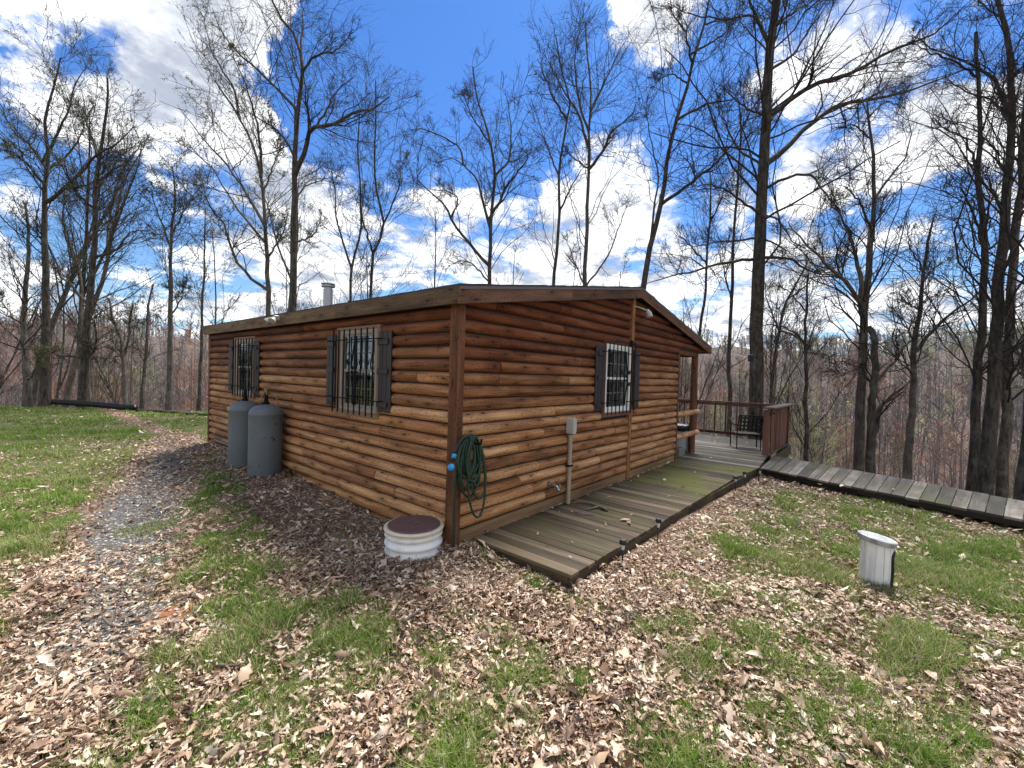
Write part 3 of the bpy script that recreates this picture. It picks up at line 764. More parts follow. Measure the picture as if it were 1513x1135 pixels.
# lights under the eaves
def flood(loc, out, name='flood_light'):
    L = np.array(loc, float); o = np.array(out, float); side = np.cross(o, (0, 0, 1))
    mb = MB(); mb.box(L[0]-.05, L[0]+.05, L[1]-.03, L[1]+.03, L[2]-.04, L[2]+.04, ax=0); f = mb.build(name, LAMPM, cabin, bevel=.008)
    for sg in (-1, 1):
        c = L+o*.08+side*.075*sg+np.array((0, 0, -.03)); d = o*.6+side*.35*sg+np.array((0, 0, -.7)); d /= np.linalg.norm(d)
        mb = MB(); mb.sweep([L+o*.02, c], [.012, .012], 6); mb.sweep([c-d*.03, c+d*.01, c+d*.05, c+d*.052], [.02, .045, .06, .05], 12); mb.build('lamp_head', LAMPM, f, True, auto=40)
pL = at(0, -OH-.06, 409, 470); flood((pL[0], pL[1], pL[2]), (-1, 0, 0))
pG = at(1, -.10, 940, 456)
mb = MB(); mb.sweep([(4.1, -.05, pG[2]+.05), (4.2, -.12, pG[2]+.03), (4.34, -.17, pG[2])], [.012, .014, .02], 8)
q = np.array([4.36, -.19, pG[2]-.0]); mb.sweep([q, q+(.0, -.03, -.06), q+(-.0, -.05, -.13)], [.03, .055, .06], 12); mb.build('flood_light', LAMPM, cabin, True, auto=40)
q = at(1, -.07, 933, 508); mb = MB(); mb.box(q[0]-.035, q[0]+.035, -.12, -.05, q[2]-.06, q[2]+.05); mb.sweep([(q[0], -.12, q[2]), (q[0]-.01, -.17, q[2]-.02)], [.028, .03], 10); mb.build('motion_sensor', BLKPL, cabin, bevel=.006)
q = (8.62, -.1, 2.44); mb = MB(); mb.box(8.545, 8.72, -.15, -.08, 2.42, 2.50); mb.build('gutter_bracket', GREYP, cabin, bevel=.01)
a0 = float(at(0, -.05, 337, 656)[1]); a1 = float(at(0, -.05, 306, 644)[1]); mb = MB()
mb.sweep([(-.03, 6.75, .02), (-.035, 7.3, .022), (-.03, 7.75, .02)], [.045, .055, .048], 12); mb.build('patched_log', BLKPL, cabin, True, auto=50)

# ------------------------------------------------------------------ garden hose on the corner
def hose():
    root = thing('garden_hose', 'dark green ribbed garden hose hung in loops on the cabin corner post', 'garden hose', (.1, -.1, .5))
    pts = []; rg = random.Random(3)
    loops = [(.10, 1.00, .20, .44), (.13, 1.01, .23, .50), (.08, 1.0, .26, .40), (.12, 1.02, .15, .55), (.15, 1.0, .22, .47), (.10, .99, .30, .62), (.14, 1.01, .20, .38), (.09, 1.0, .22, .52), (.165, .99, .26, .66), (.155, 1.0, .28, .86)]
    for i, (xc, zt, wd, L) in enumerate(loops):
        yo = -.085-.011*(i % 5)-.005*rg.random(); ph = rg.uniform(-.02, .02)
        for k in range(14):
            t = k/14*2*PI; s = math.sin(t/2)
            x = xc+ph*(1-math.cos(t))*2+wd/2*math.sin(t)*(-1)*(.55+.45*s**.7); z = zt-L*(1-math.cos(t))/2
            pts.append((x, yo+.02*math.cos(t)-.01, z))
    P = spline(pts, 14*len(loops)*3)
    mb = MB(); mb.sweep(P, [.0125+(.0012 if i % 2 else -.0008) for i in range(len(P))], 8)
    P2 = spline([(-.02, -.09, .93), (-.065, -.085, .72), (-.072, -.078, .4), (-.070, -.076, .1), (-.072, -.085, -.12)], 50); mb.sweep(P2, [.0125]*50, 8)
    mb.build('hose', GREEN, root, True)
    mb = MB(); mb.sweep([(.0, -.07, .90), (.16, -.07, .92)], [.015, .015], 8); mb.sweep([(.16, -.07, .92), (.165, -.2, .93), (.165, -.21, .98)], [.012]*3, 8); mb.build('hook', BLACKM, root)
    P3 = spline([(.06, -.12, 1.01), (-.03, -.13, 1.0), (-.10, -.13, .93), (-.135, -.13, .86)], 16)
    mb = MB(); mb.sweep(P3, [.016]*16, 8, (.3, .5)); mb.sweep([(-.135, -.13, .86), (-.150, -.13, .815), (-.165, -.13, .775)], [.020, .019, .017], 10); n = mb.build('nozzle', BLKPL, root, True)
    mb = MB(); mb.lathe((-.185, -.135, .725), [(0, -.036), (.02, -.032), (.033, -.015), (.036, 0), (.033, .015), (.02, .032), (0, .036)], 16); mb.build('nozzle_head', BLUE, n, True)
    mb = MB(); mb.sweep([(-.138, -.13, .85), (-.152, -.13, .81)], [.024, .022], 10); mb.build('nozzle_collar', BLUE, n, True)
hose()

# ------------------------------------------------------------------ gas tanks
def tank(cx, cy, zb, r, h, label, valve):
    root = thing('gas_cylinder', label, 'gas cylinder', (cx, cy, zb), 'grey gas cylinders standing against the cabin wall')
    mb = MB(); prof = [(r*.90, -.02), (r*.97, 0), (r, .02), (r, h*.55), (r, h-.17), (r*1.012, h-.165), (r*1.012, h-.15), (r, h-.145)]
    for k in range(9): t = k/8*PI/2; prof.append((r*math.cos(t)*.995+.001, h-.145+.145*math.sin(t)))
    mb.lathe((cx, cy, zb), prof, 40); mb.build('cylinder_body', TANK, root, True, auto=60)
    mb = MB(); mb.lathe((cx, cy, zb), [(.05, h-.01), (.05, h+.03), (.034, h+.032), (.034, h+.075), (.026, h+.08), (.026, h+.15)], 16); v = mb.build('collar', BLACKM, root, True, auto=40)
    if valve:
        mb = MB(); mb.sweep([(cx, cy, zb+h+.15), (cx, cy, zb+h+.22)], [.022, .02], 10); mb.sweep([(cx-.06, cy-.02, zb+h+.17), (cx+.05, cy+.02, zb+h+.17)], [.02, .018], 10)
        mb.lathe((cx, cy, zb+h+.22), [(.0, 0), (.035, 0), (.04, .012), (.035, .024), (0, .026)], 10); mb.build('valve', BRASS, root, True, auto=40)
        mb = MB(); P = spline([(cx+.05, cy+.02, zb+h+.17), (cx+.11, cy-.07, zb+h+.13), (cx+.14, cy-.10, zb+h+.02), (cx+.16, cy-.06, zb+h-.10), (cx+.19, cy+.0, zb+h-.22)], 20); mb.sweep(P, [.009]*20, 6)
        P = spline([(cx-.05, cy-.02, zb+h+.17), (cx-.09, cy-.05, zb+h+.10), (cx-.10, cy-.03, zb+h+.0), (cx-.06, cy-.0, zb+h-.01)], 16); mb.sweep(P, [.009]*16, 6); mb.build('pigtail_pipe', BRASS, root, True)
    else:
        mb = MB(); mb.sweep([(cx, cy, zb+h+.10), (cx+.005, cy, zb+h+.2)], [.03, .022], 10); mb.build('valve', BLACKM, root, True)
tank(-.335, 4.14, -.055, .243, 1.13, 'grey gas cylinder with paint chips and a brass valve on top, nearer the cabin corner', True)
tank(-.32, 5.12, -.06, .243, 1.13, 'clean grey gas cylinder with a plain black valve, half hidden behind the chipped one', False)

# ------------------------------------------------------------------ septic riser
def riser():
    cx, cy, zb = -.335, .235, -.24; r = .292
    root = thing('septic_riser', 'white ribbed plastic tank riser with a round brown lid beside the cabin corner', 'septic riser', (cx, cy, zb))
    H = .335; prof = [(r-.02, 0)]
    nrib = 3.5
    for k in range(60):
        t = k/59; z = t*(H-.03); ph = math.cos(2*PI*nrib*t); prof.append((r-.012+.013*np.sign(ph)*abs(ph)**.5, z))
    prof += [(r+.008, H-.028), (r+.012, H-.015), (r+.006, H-.002), (r-.02, H), (r-.05, H-.005)]
    mb = MB(); mb.lathe((cx, cy, zb), prof, 56); mb.build('riser_ring', BARREL, root, True, auto=70)
    mb = MB(); mb.lathe((cx, cy, zb+H-.004), [(r-.03, -.004), (r-.026, .012), (r-.035, .018), (r-.06, .015), (.05, .019), (.045, .012), (.02, .012), (.018, .022), (0, .022)], 56); mb.build('lid', LID, root, True, auto=40)
riser()

# ------------------------------------------------------------------ white vent post
def vent_post():
    c = np.array([2.44, -3.41]); zb = -.42
    root = thing('vent_post', 'short white panelled plastic post with a tilted grey cap in the grass', 'vent post', (c[0], c[1], -.31))
    ang0 = math.atan2(CP[1]-c[1], CP[0]-c[0])
    R = .122; n = 12; ht = .57
    for k in range(n):
        if k == n-99: continue
        a = ang0+2*PI*(k+.42)/n; w_ = 2*R*math.tan(PI/n)*(.5 if k != 1 else .40); e = np.array([-math.sin(a), math.cos(a)]); o = np.array([math.cos(a), math.sin(a)])
        P = []
        for s in (-1, 1):
            for d in (-.012, 0):
                p = c+o*(R+d)+e*w_*s*.985
                for z in (zb, zb+ht+.02): P.append((p[0], p[1], z))
        mb = MB(); mb.hexa(P, 2); mb.build('panel', POSTW, root, bevel=.004)
    mb = MB(); M = np.array((Matrix.Rotation(rad(9), 3, Vector((CR[0]*.2+CF[0], CR[1]*.2+CF[1], 0)).normalized())))
    mb.lathe((c[0], c[1], zb+ht+.02), [(R-.01, -.035), (R+.022, -.03), (R+.03, -.01), (R+.032, .018), (R+.018, .026), (R-.03, .016), (R-.04, .022), (0, .026)], 24, M=M)
    mb.build('cap', plain('weathered grey cap', (.36, .37, .38), .6, var=.35, scale=20, dirt=((.12, .12, .13), 12, .5, .75)), root, True, auto=35)
    mb = MB()
    cr = np.array([CR[0], CR[1]]); cf = -np.array([CF[0], CF[1]]); cf /= np.linalg.norm(cf)
    P = []
    for (s, z) in [(.100, .42), (.078, .40), (.058, .37), (.061, .30), (.067, .21), (.056, .13), (.058, .08)]:
        dd = math.sqrt(max(R*R-s*s, 0))+.012; p = c+cr*s+cf*dd; P.append((p[0], p[1], zb+.08+z))
    mb.sweep(spline(P, 24), [.011]*24, 8); mb.build('rubber_seal', BLKPL, root, True)
    mb = MB()
    for i in range(4):
        p0 = c+cr*.06+cf*(math.sqrt(R*R-.06**2)+.006); p1 = c+cr*.09+cf*(math.sqrt(R*R-.09**2)+.006)
        mb.sweep([(p0[0], p0[1], zb+.155-.02*i), (p1[0], p1[1], zb+.13-.02*i)], [.0025, .003], 5)
    mb.build('vent_slots', BLKPL, root)
vent_post()

# ------------------------------------------------------------------ decks
def yfront(x): return np.interp(x, [.2, 5.6, 7.3], [-1.30, -1.43, -1.57])
deck = thing('wooden_deck', 'low mossy board deck along the gable wall leading to a railed porch deck', 'deck', (3, -.7, -.25))
mb = MB(); x = .245
while x < 7.18:
    w_ = .138; y1 = -.037 if x > .0 else 0; dz_ = random.uniform(-.003, .003); a, b_ = yfront(x)-random.uniform(-.004, .008), yfront(x+w_)
    top = .02 if x > 6.6 else y1
    mb.hexa([(xx, yy, -.13+dz_+zz) for xx, yf in ((x, a), (x+w_, b_)) for yy in (yf, y1 if x < 6.45 else .5) for zz in (-.034, 0)], 1); x += w_+.007
mb.build('decking', DECK, deck, bevel=.003)
mb = MB()
for x0, x1 in ((.27, 3.3), (3.303, 7.2)):
    mb.hexa([(xx, yfront(xx)+yy, zz) for xx in (x0, x1) for yy in (.012, .045) for zz in (-.34, -.168)], 0)
mb.hexa([(xx, yy, zz) for xx in (.272, .31) for yy in (yfront(.3)+.05, -.06) for zz in (-.32, -.168)], 1)
mb.build('edge_board', EDGE, deck, bevel=.003)
mb = MB(); x = 7.187
while x < 12.15:
    w_ = .138; dz_ = random.uniform(-.003, .003)
    ya = np.interp(x, [7.18, 9.1, 12.1], [-1.565, -1.42, -1.50])
    for y0, y1 in ((ya, 2.6+random.uniform(-.6, .6)), (None, 8.1)):
        if y0 is None: y0 = yl
        mb.box(x, x+w_, y0+.003, y1, -.166+dz_, -.131+dz_, ax=1); yl = y1
    x += w_+.008
mb.box(6.60, 7.18, .51, 8.1, -.166, -.132, ax=1)
mb.build('decking', GREYDECK, deck)
mb = MB(); mb.box(9.2, 12.15, -1.545, -1.51, -.45, -.17, ax=0); mb.box(12.156, 12.19, -1.5, 8.1, -.45, -.17, ax=1); mb.build('edge_board', EDGE, deck)
for (px_, py_) in ((11.2, -1.4), (9.5, -1.35), (12.08, 2.5), (12.08, 6)):
    mb = MB(); mb.box(px_-.07, px_+.07, py_-.07, py_+.07, float(ground(px_, py_))-.3, -.17); mb.build('support_post', RAIL, deck)
# railings
for (px_, py_) in ((9.17, -1.36), (12.03, -1.42), (12.03, 4.05), (12.03, 7.9)):
    mb = MB(); mb.box(px_-.065, px_+.065, py_-.065, py_+.065, -.129, .985); mb.build('railing_post', RAIL, deck, bevel=.004)
mb = MB(); mb.box(11.94, 12.11, -1.50, 8.05, .987, 1.025, ax=1); mb.box(12.01, 12.05, -1.35, 3.98, .885, .975, ax=1); mb.box(12.01, 12.05, -1.35, 3.98, -.04, .045, ax=1); mb.box(12.01, 12.05, 4.12, 7.84, .885, .975, ax=1); mb.box(12.01, 12.05, 4.12, 7.84, -.04, .045, ax=1)
mb.build('rail', RAIL, deck, bevel=.003)
mb = MB(); mb.hexa([(xx, yy, zz) for xx, yc in ((9.03, -1.42), (12.25, -1.50)) for yy in (yc-.13, yc+.13) for zz in (1.027, 1.066)], 0); mb.build('rail_cap', GREYDECK, deck, bevel=.003)
mb = MB(); mb.box(9.24, 11.96, -1.42, -1.38, .885, .975, ax=0); mb.box(9.24, 11.96, -1.42, -1.38, -.04, .045, ax=0); mb.build('rail', RAIL, deck)
y = -1.05
first = None
while y < 7.8:
    if abs(y-4.05) > .12:
        mb = MB(); mb.box(11.968, 12.008, y-.02, y+.02, -.03, .975); mb.build('baluster', RAIL, deck)
    y += .325
for i in range(11):
    xx = 9.30+i*.245; mb = MB(); mb.box(xx, xx+.19, -1.445, -1.422, -.10, .985); mb.build('slat', RAIL, deck)
mb = MB(); mb.box(9.10, 9.24, -1.475, -1.427, .84, .95); mb.box(9.12, 9.22, -1.55, -1.476, .90, .93); mb.build('post_light', BLKPL, deck, bevel=.008)

def boardwalk():
    root = thing('boardwalk', 'grey weathered plank boardwalk running right from the deck above the leaves', 'boardwalk', (7.2, -4, -.25))
    Fp = np.array([(7.19, -1.60), (6.63, -3.2), (6.08, -5.01), (5.35, -7.4)]); Bp = np.array([(9.16, -1.56), (8.23, -4.01), (7.60, -5.28), (6.7, -8.0)])
    def cur(Q, t):
        d = np.r_[0, np.cumsum(np.linalg.norm(np.diff(Q, axis=0), axis=1))]; d /= d[-1]
        return np.array([np.interp(t, d, Q[:, 0]), np.interp(t, d, Q[:, 1])])
    mb = MB(); n = 34
    for i in range(n):
        t0, t1 = i/n, (i+1)/n-.0012; dz_ = random.uniform(-.004, .004); e = random.uniform(-.02, .02)
        P = []
        for t in (t0, t1):
            f, b_ = cur(Fp, t), cur(Bp, t); f = f+(f-b_)*(.01+e*.3)
            for q in (f, b_):
                for z in (-.165, -.127): P.append((q[0], q[1], z+dz_))
        mb.hexa(P, 1)
    mb.build('decking', GREYDECK, root, bevel=.003)
    for Q, s in ((Fp, .03), (Bp, -.03)):
        mb = MB()
        for a, b_ in zip(Q[:-1], Q[1:]):
            mb.hexa([(q[0]+o, q[1], z) for q in (a, b_) for o in (s-.02, s+.02) for z in (-.25, -.168)], 0)
        mb.build('edge_board', BWEDGE, root)
boardwalk()

# ------------------------------------------------------------------ small things
def chair():
    ctr = at(2, -.13, 1106, 664); cx, cy = float(ctr[0]), float(ctr[1]); z0 = -.13
    root = thing('patio_chair', 'black metal patio chair with woven strap back behind the slatted rail', 'chair', (cx, cy, z0))
    f = np.array([CR[0]*.25+CF[0], CR[1]*.25+CF[1]]); f /= np.linalg.norm(f); s = np.array([f[1], -f[0]])
    def p(a, b_, z): q = np.array([cx, cy])+s*a+f*b_; return (q[0], q[1], z0+z)
    W2 = .29
    for sg in (-1, 1):
        mb = MB(); mb.sweep([p(sg*W2, .0, 0), p(sg*W2, .03, .42), p(sg*W2, -.06, .70), p(sg*W2, -.13, .90)], [.014]*4, 8); mb.build('rear_frame', BLACKM, root, True)
        mb = MB(); mb.sweep([p(sg*(W2+.04), .50, 0), p(sg*(W2+.04), .50, .60), p(sg*(W2+.04), .46, .64), p(sg*(W2+.04), .1, .64), p(sg*W2, -.04, .64)], [.015]*5, 8); mb.build('arm_frame', BLACKM, root, True)
    mb = MB(); mb.sweep([p(-W2, -.13, .90), p(0, -.15, .915), p(W2, -.13, .90)], [.014]*3, 8); mb.sweep([p(-W2, .03, .40), p(W2, .03, .40)], [.014]*2, 8); mb.sweep([p(-W2, .5, .40), p(W2, .5, .40)], [.014]*2, 8); mb.build('cross_bar', BLACKM, root, True)
    mb = MB()
    for i in range(6):
        a = -W2+.05+i*(2*W2-.1)/5; t = .026
        mb.hexa([p(a+u*t, b_+v*.003, z) for u in (-1, 1) for v, bz in ((-1, 0), (1, 0)) for b_, z in ((-.02, .48), (-.14, .90))], 2)
    for i in range(4):
        z = .53+i*.105; b_ = -.03-.11*(i/3.4)
        mb.hexa([p(a, b_+v*.004-.004, z+q) for a in (-W2, W2) for v in (-1, 1) for q in (-.026, .026)], 0)
    mb.build('backrest', BLKPL, root)
    mb = MB()
    for i in range(5): mb.hexa([p(a, .06+i*.1+v*.035, .41-.015*(1-abs(a)/W2)+q) for a in (-W2, W2) for v in (-1, 1) for q in (-.003, .003)], 0)
    mb.build('seat', plain('worn strap webbing', (.09, .08, .07), .8, var=.4), root)
chair()
def trash():
    q_ = atD(10.95, 1004, 650); c = (float(q_[0]), float(q_[1])); z0 = -.129
    root = thing('trash_can', 'pale grey ribbed trash can with a black bag under the porch roof', 'trash can', (c[0], c[1], z0))
    mb = MB(); n = 48; prof = []
    for r, z in ((.21, 0), (.225, .05), (.25, .45), (.26, .60), (.275, .605), (.28, .64), (.26, .645)):
        prof.append((r, z))
    mb.lathe((c[0], c[1], z0), prof, n)
    V = [];
    for i, v in enumerate(mb.V):
        k = i % n; d = np.array([v[0]-c[0], v[1]-c[1]]); f = 1-.02*(k % 2); V.append((c[0]+d[0]*f, c[1]+d[1]*f, v[2]))
    mb.V = V; mb.build('bin_body', plain('pale grey bin', (.38, .40, .42), .5, var=.1), root)
    mb = MB(); mb.lathe((c[0], c[1], z0), [(.283, .53), (.287, .60), (.29, .655), (.24, .66), (.2, .60), (0, .58)], 40)
    mb.V = [(v[0]+random.uniform(-.008, .008), v[1]+random.uniform(-.008, .008), v[2]+random.uniform(-.02, .012)) for v in mb.V]; mb.build('bin_bag', BLKPL, root, True)
trash()
def cinder():
    q = at(2, -.13, 1006, 674); x, y = float(q[0])+.02, float(q[1])+.08
    root = thing('concrete_block', 'hollow grey concrete block on the deck in front of the trash can', 'concrete block', (x, y, -.13))
    mb = MB(); z0, z1 = -.129, .065
    for a, b_, c_, d in ((-.2, .2, -.1, -.065), (-.2, .2, .065, .1), (-.2, -.165, -.065, .065), (-.018, .018, -.065, .065), (.165, .2, -.065, .065)): mb.box(x+a, x+b_, y+c_, y+d, z0, z1, ax=0)
    mb.build('block', CONC, root, bevel=.006)
cinder()
SOL = [(1.02, -1.43, 'black solar path light with a ringed top, nearest to the front corner of the deck'), (1.94, -1.44, 'dark square topped solar path light, second along the deck edge'),
       (5.35, -1.53, 'small solar path light beside the mossy end of the deck'), (5.98, -1.56, 'solar path light leaning where the deck meets dry leaves'), (6.62, -1.66, 'solar path light nearest the start of the boardwalk')]
for i, (x, y, lab) in enumerate(SOL):
    gz = float(ground(x, y)); root = thing('solar_light', lab, 'path light', (x, y, gz), 'solar path lights along the deck edge'); H = .27
    lean = [(.0, 0), (.01, .0), (-.005, .01), (.06, .03), (.03, -.03)][i]; L = lambda h: (x+lean[0]*h/H, y+lean[1]*h/H, gz+h)
    mb = MB(); mb.sweep([L(-.05), L(.1), L(.17)], [.009, .010, .011], 8); mb.build('stake', BLKPL, root, True)
    mb = MB(); mb.sweep([L(.17), L(.225)], [.017, .021], 12); mb.build('lens', plain('clear lens %d' % i, (.5, .5, .48), .15), root, True)
    mb = MB(); n = 20 if i != 1 else 4
    mb.sweep([L(.225), L(.227), L(.262), L(.27)], [.02, .036, .037, .033], n); cp = mb.build('cap', BLKPL, root, n != 4, auto=40)
    mb = MB(); mb.sweep([L(.2705), L(.273)], [.024, .023], 16); mb.build('solar_panel', plain('solar cell %d' % i, (.10, .11, .12), .2), cp)

def stick(name, lab, pts, r0, r1, twigs=(), m=STICK, cat='stick', group=None):
    P = spline(pts, 16); root = thing(name, lab, cat, P[0], group)
    mb = MB(); rr = np.linspace(r0, r1, 16)*(1+.15*np.sin(np.arange(16)*1.7)); mb.sweep(P, rr, 7)
    for q in twigs: mb.sweep(spline(q, 8), np.linspace(r1*1.1, r1*.5, 8), 6)
    mb.build('branch', m, root, True)
def dk(x, y, h=.012): q = at(2, -.13, x, y); return (float(q[0]), float(q[1]), -.13+h)
stick('fallen_stick', 'forked dark dead stick lying on the deck boards', [dk(843, 745), dk(856, 744, .02), dk(872, 747, .03), (dk(884, 751, .02)), dk(897, 756)], .008, .016, [[dk(884, 751, .02), dk(876, 753, .02), dk(866, 755, .012)], [dk(897, 756), dk(891, 754, .03), dk(880, 749, .02)]], group='sticks lying on the deck')
stick('fallen_stick', 'short pale crooked stick on the deck, nearest the front edge', [dk(850, 760), dk(860, 762, .02), dk(878, 762)], .006, .005, group='sticks lying on the deck')
stick('fallen_stick', 'long thin pale stick reaching across the deck boards', [dk(887, 744), dk(905, 748, .015), dk(925, 753, .012), dk(940, 757)], .008, .005, group='sticks lying on the deck')
stick('fallen_stick', 'thin dark stick on the mossy part of the deck', [dk(973, 697), dk(979, 702, .015), dk(976, 710)], .006, .004, group='sticks lying on the deck')
def gr(x, y, h=.05, z=-.26):
    q = at(2, z, x, y); return (float(q[0]), float(q[1]), float(ground(q[0], q[1]))+h)
GS = [('grey dead branch lying in the leaves below the white riser', [gr(596, 930), gr(612, 918, .05), gr(630, 908, .045), gr(642, 903)], .012, .007, []),
      ('curved dark stick across the worn path in the lower left', [gr(152, 914), gr(165, 925, .04), (gr(190, 927, .04)), gr(225, 923), gr(245, 919)], .010, .005, []),
      ('brown weathered branch end beside the white riser', [gr(540, 806), gr(550, 808, .05), gr(566, 812, .05)], .016, .010, []),
      ('thin curved twig on the leaf litter at the bottom centre', [gr(560, 985), gr(590, 988, .04), gr(615, 1003, .05), gr(622, 1010)], .005, .003, []),
      ('thin bent twig in the dry leaves below the deck corner', [gr(905, 915), gr(940, 914, .06), (gr(951, 908, .04))], .006, .004, []),
      ('short pale broken stick in the grass near the lower left', [gr(322, 992), gr(338, 993, .045), gr(352, 995)], .010, .009, []),
      ('thin twig slanting in the leaves in the lower right', [gr(1003, 980), gr(1015, 1002, .05), gr(1030, 1015)], .006, .003, []),
      ('long thin dark stick in the bottom leaves right of centre', [gr(935, 1010, .05), gr(965, 1030, .06), gr(1003, 1036, .05)], .005, .003, []),
      ('pale bent branch lying in the leaves close to the gas cylinders', [gr(404, 711), gr(425, 712, .05), gr(445, 708)], .012, .008, [])]
for lab, pts, a, b_, tw in GS: stick('fallen_stick', lab, pts, a, b_, tw, group='dead sticks lying on the ground')
# drain pipe and log edging at the lawn's end
def pipe():
    pts = []
    for x, y in [(78, 597), (110, 599), (150, 602), (180, 605), (200, 606)]:
        q = at(2, -.2, x, y); pts.append((float(q[0]), float(q[1]), -.10))
    P = spline(pts, 260); root = thing('drain_pipe', 'long black corrugated drain pipe lying along the end of the lawn', 'drain pipe', (P[0][0], P[0][1], -.2))
    mb = MB(); mb.sweep(P, [.105+.012*(1 if i % 2 else -1) for i in range(260)], 14); mb.build('pipe', BLKPL, root, True)
    pts = []
    for x, y in [(203, 606), (240, 608), (275, 611), (306, 613)]:
        q = at(2, -.2, x, y); pts.append((float(q[0]), float(q[1]), float(ground(q[0], q[1]))+.05))
    stick('edging_log', 'dark fallen log edging the lawn between the black pipe and the cabin', pts, .07, .06, m=BARK, cat='log')
pipe()

# ------------------------------------------------------------------ trees
def unit(v): return v/(np.linalg.norm(v, axis=-1, keepdims=True)+1e-9)
def grow(P, R, per, lr, ang, up, rng, tmin=.2, K=5, rmin=.004, wig=.22, rfrac=.55, tmax=.98, uni=0.0):
    """children of the branches P (N,K,3): per = children per branch"""
    N, KP, _ = P.shape
    L = np.linalg.norm(np.diff(P, axis=1), axis=2).sum(1)
    cnt = np.maximum(1, rng.poisson(per, N)) if np.isscalar(per) else per
    idx = np.repeat(np.arange(N), cnt); n = len(idx)
    t = tmin+(tmax-tmin)*rng.rand(n); f = t*(KP-1); k = np.minimum(f.astype(int), KP-2); u = (f-k)[:, None]
    p0 = P[idx, k]*(1-u)+P[idx, k+1]*u; tan = unit(P[idx, k+1]-P[idx, k]); r0 = R[idx, k]*(1-u[:, 0])+R[idx, k+1]*u[:, 0]
    rv = unit(rng.randn(n, 3)); perp = unit(rv-(rv*tan).sum(1, keepdims=True)*tan)
    a = ang*(.7+.6*rng.rand(n))[:, None]
    d = unit(tan*np.cos(a)+perp*np.sin(a)+np.array([0, 0, up])*.5)
    ln = (L[idx]*lr*(1.15-.75*t)*(.55+.8*rng.rand(n)))
    Q = np.zeros((n, K, 3)); Q[:, 0] = p0
    for j in range(1, K):
        d = unit(d+rng.randn(n, 3)*wig+np.array([0, 0, up*.22])); Q[:, j] = Q[:, j-1]+d*(ln/(K-1))[:, None]
    rs = np.clip(r0*rfrac, rmin, None); tp = np.linspace(1, .35, K)[None, :]
    return Q, np.maximum(rs[:, None]*tp, rmin*.75)
def tubes_mesh(sets, name):
    V = []; F = []; o = 0
    for P, R, s in sets:
        v, f = tube_arrays(P, R, s); V.append(v); F.append(f+o); o += len(v)
    return npmesh(name, np.vstack(V), np.vstack(F), True)
def buds_mesh(P, n, size, rng, name='buds'):
    i = rng.randint(0, len(P), n); k = rng.randint(1, P.shape[1], n); c = P[i, k]+rng.randn(n, 3)*size*.6
    a = unit(rng.randn(n, 3))*size*(.5+rng.rand(n, 1)); b = unit(rng.randn(n, 3))*size*(.4+.5*rng.rand(n, 1))
    V = np.stack([c-a, c-b, c+a, c+b], 1).reshape(-1, 3); F = np.arange(n*4).reshape(-1, 4)
    me = npmesh(name, V, F); setattrs(me, 'rnd', np.repeat(np.stack([rng.rand(n), rng.rand(n)], 1), 4, 0)); return me
def crown_levels(P0, R0, rng, n1, n2, n3, rmin, trunk_tmin=.45, lim=None, n4=0, up=.35, lr1=.24, spread=.95):
    out = []
    Pa, Ra = grow(P0, R0, n1, lr1, spread, up, rng, trunk_tmin, 7, rmin*2.2, .16, .42)
    out.append((Pa, Ra, 5)); sets = [(Pa, Ra)]
    return Pa, Ra
def px3(pts, D, dd=0.0):
    out = []; n = len(pts)
    for i, (x, y) in enumerate(pts): out.append(atD(D+dd*i/max(1, n-1), x, y))
    return np.array(out)
ZA = lambda *p: [(a/2.5217, b/2.5217) for a, b in p]
ZB = lambda *p: [(500+a/2.5217, b/2.5217) for a, b in p]
ZC = lambda *p: [(950+a/2.522, b/2.522) for a, b in p]
Z7 = lambda *p: [(1080+a/2.838, 300+b/2.838) for a, b in p]
ZL = lambda *p: [(a*.2115, 420+b*.2115) for a, b in p]
TSEED = [100]
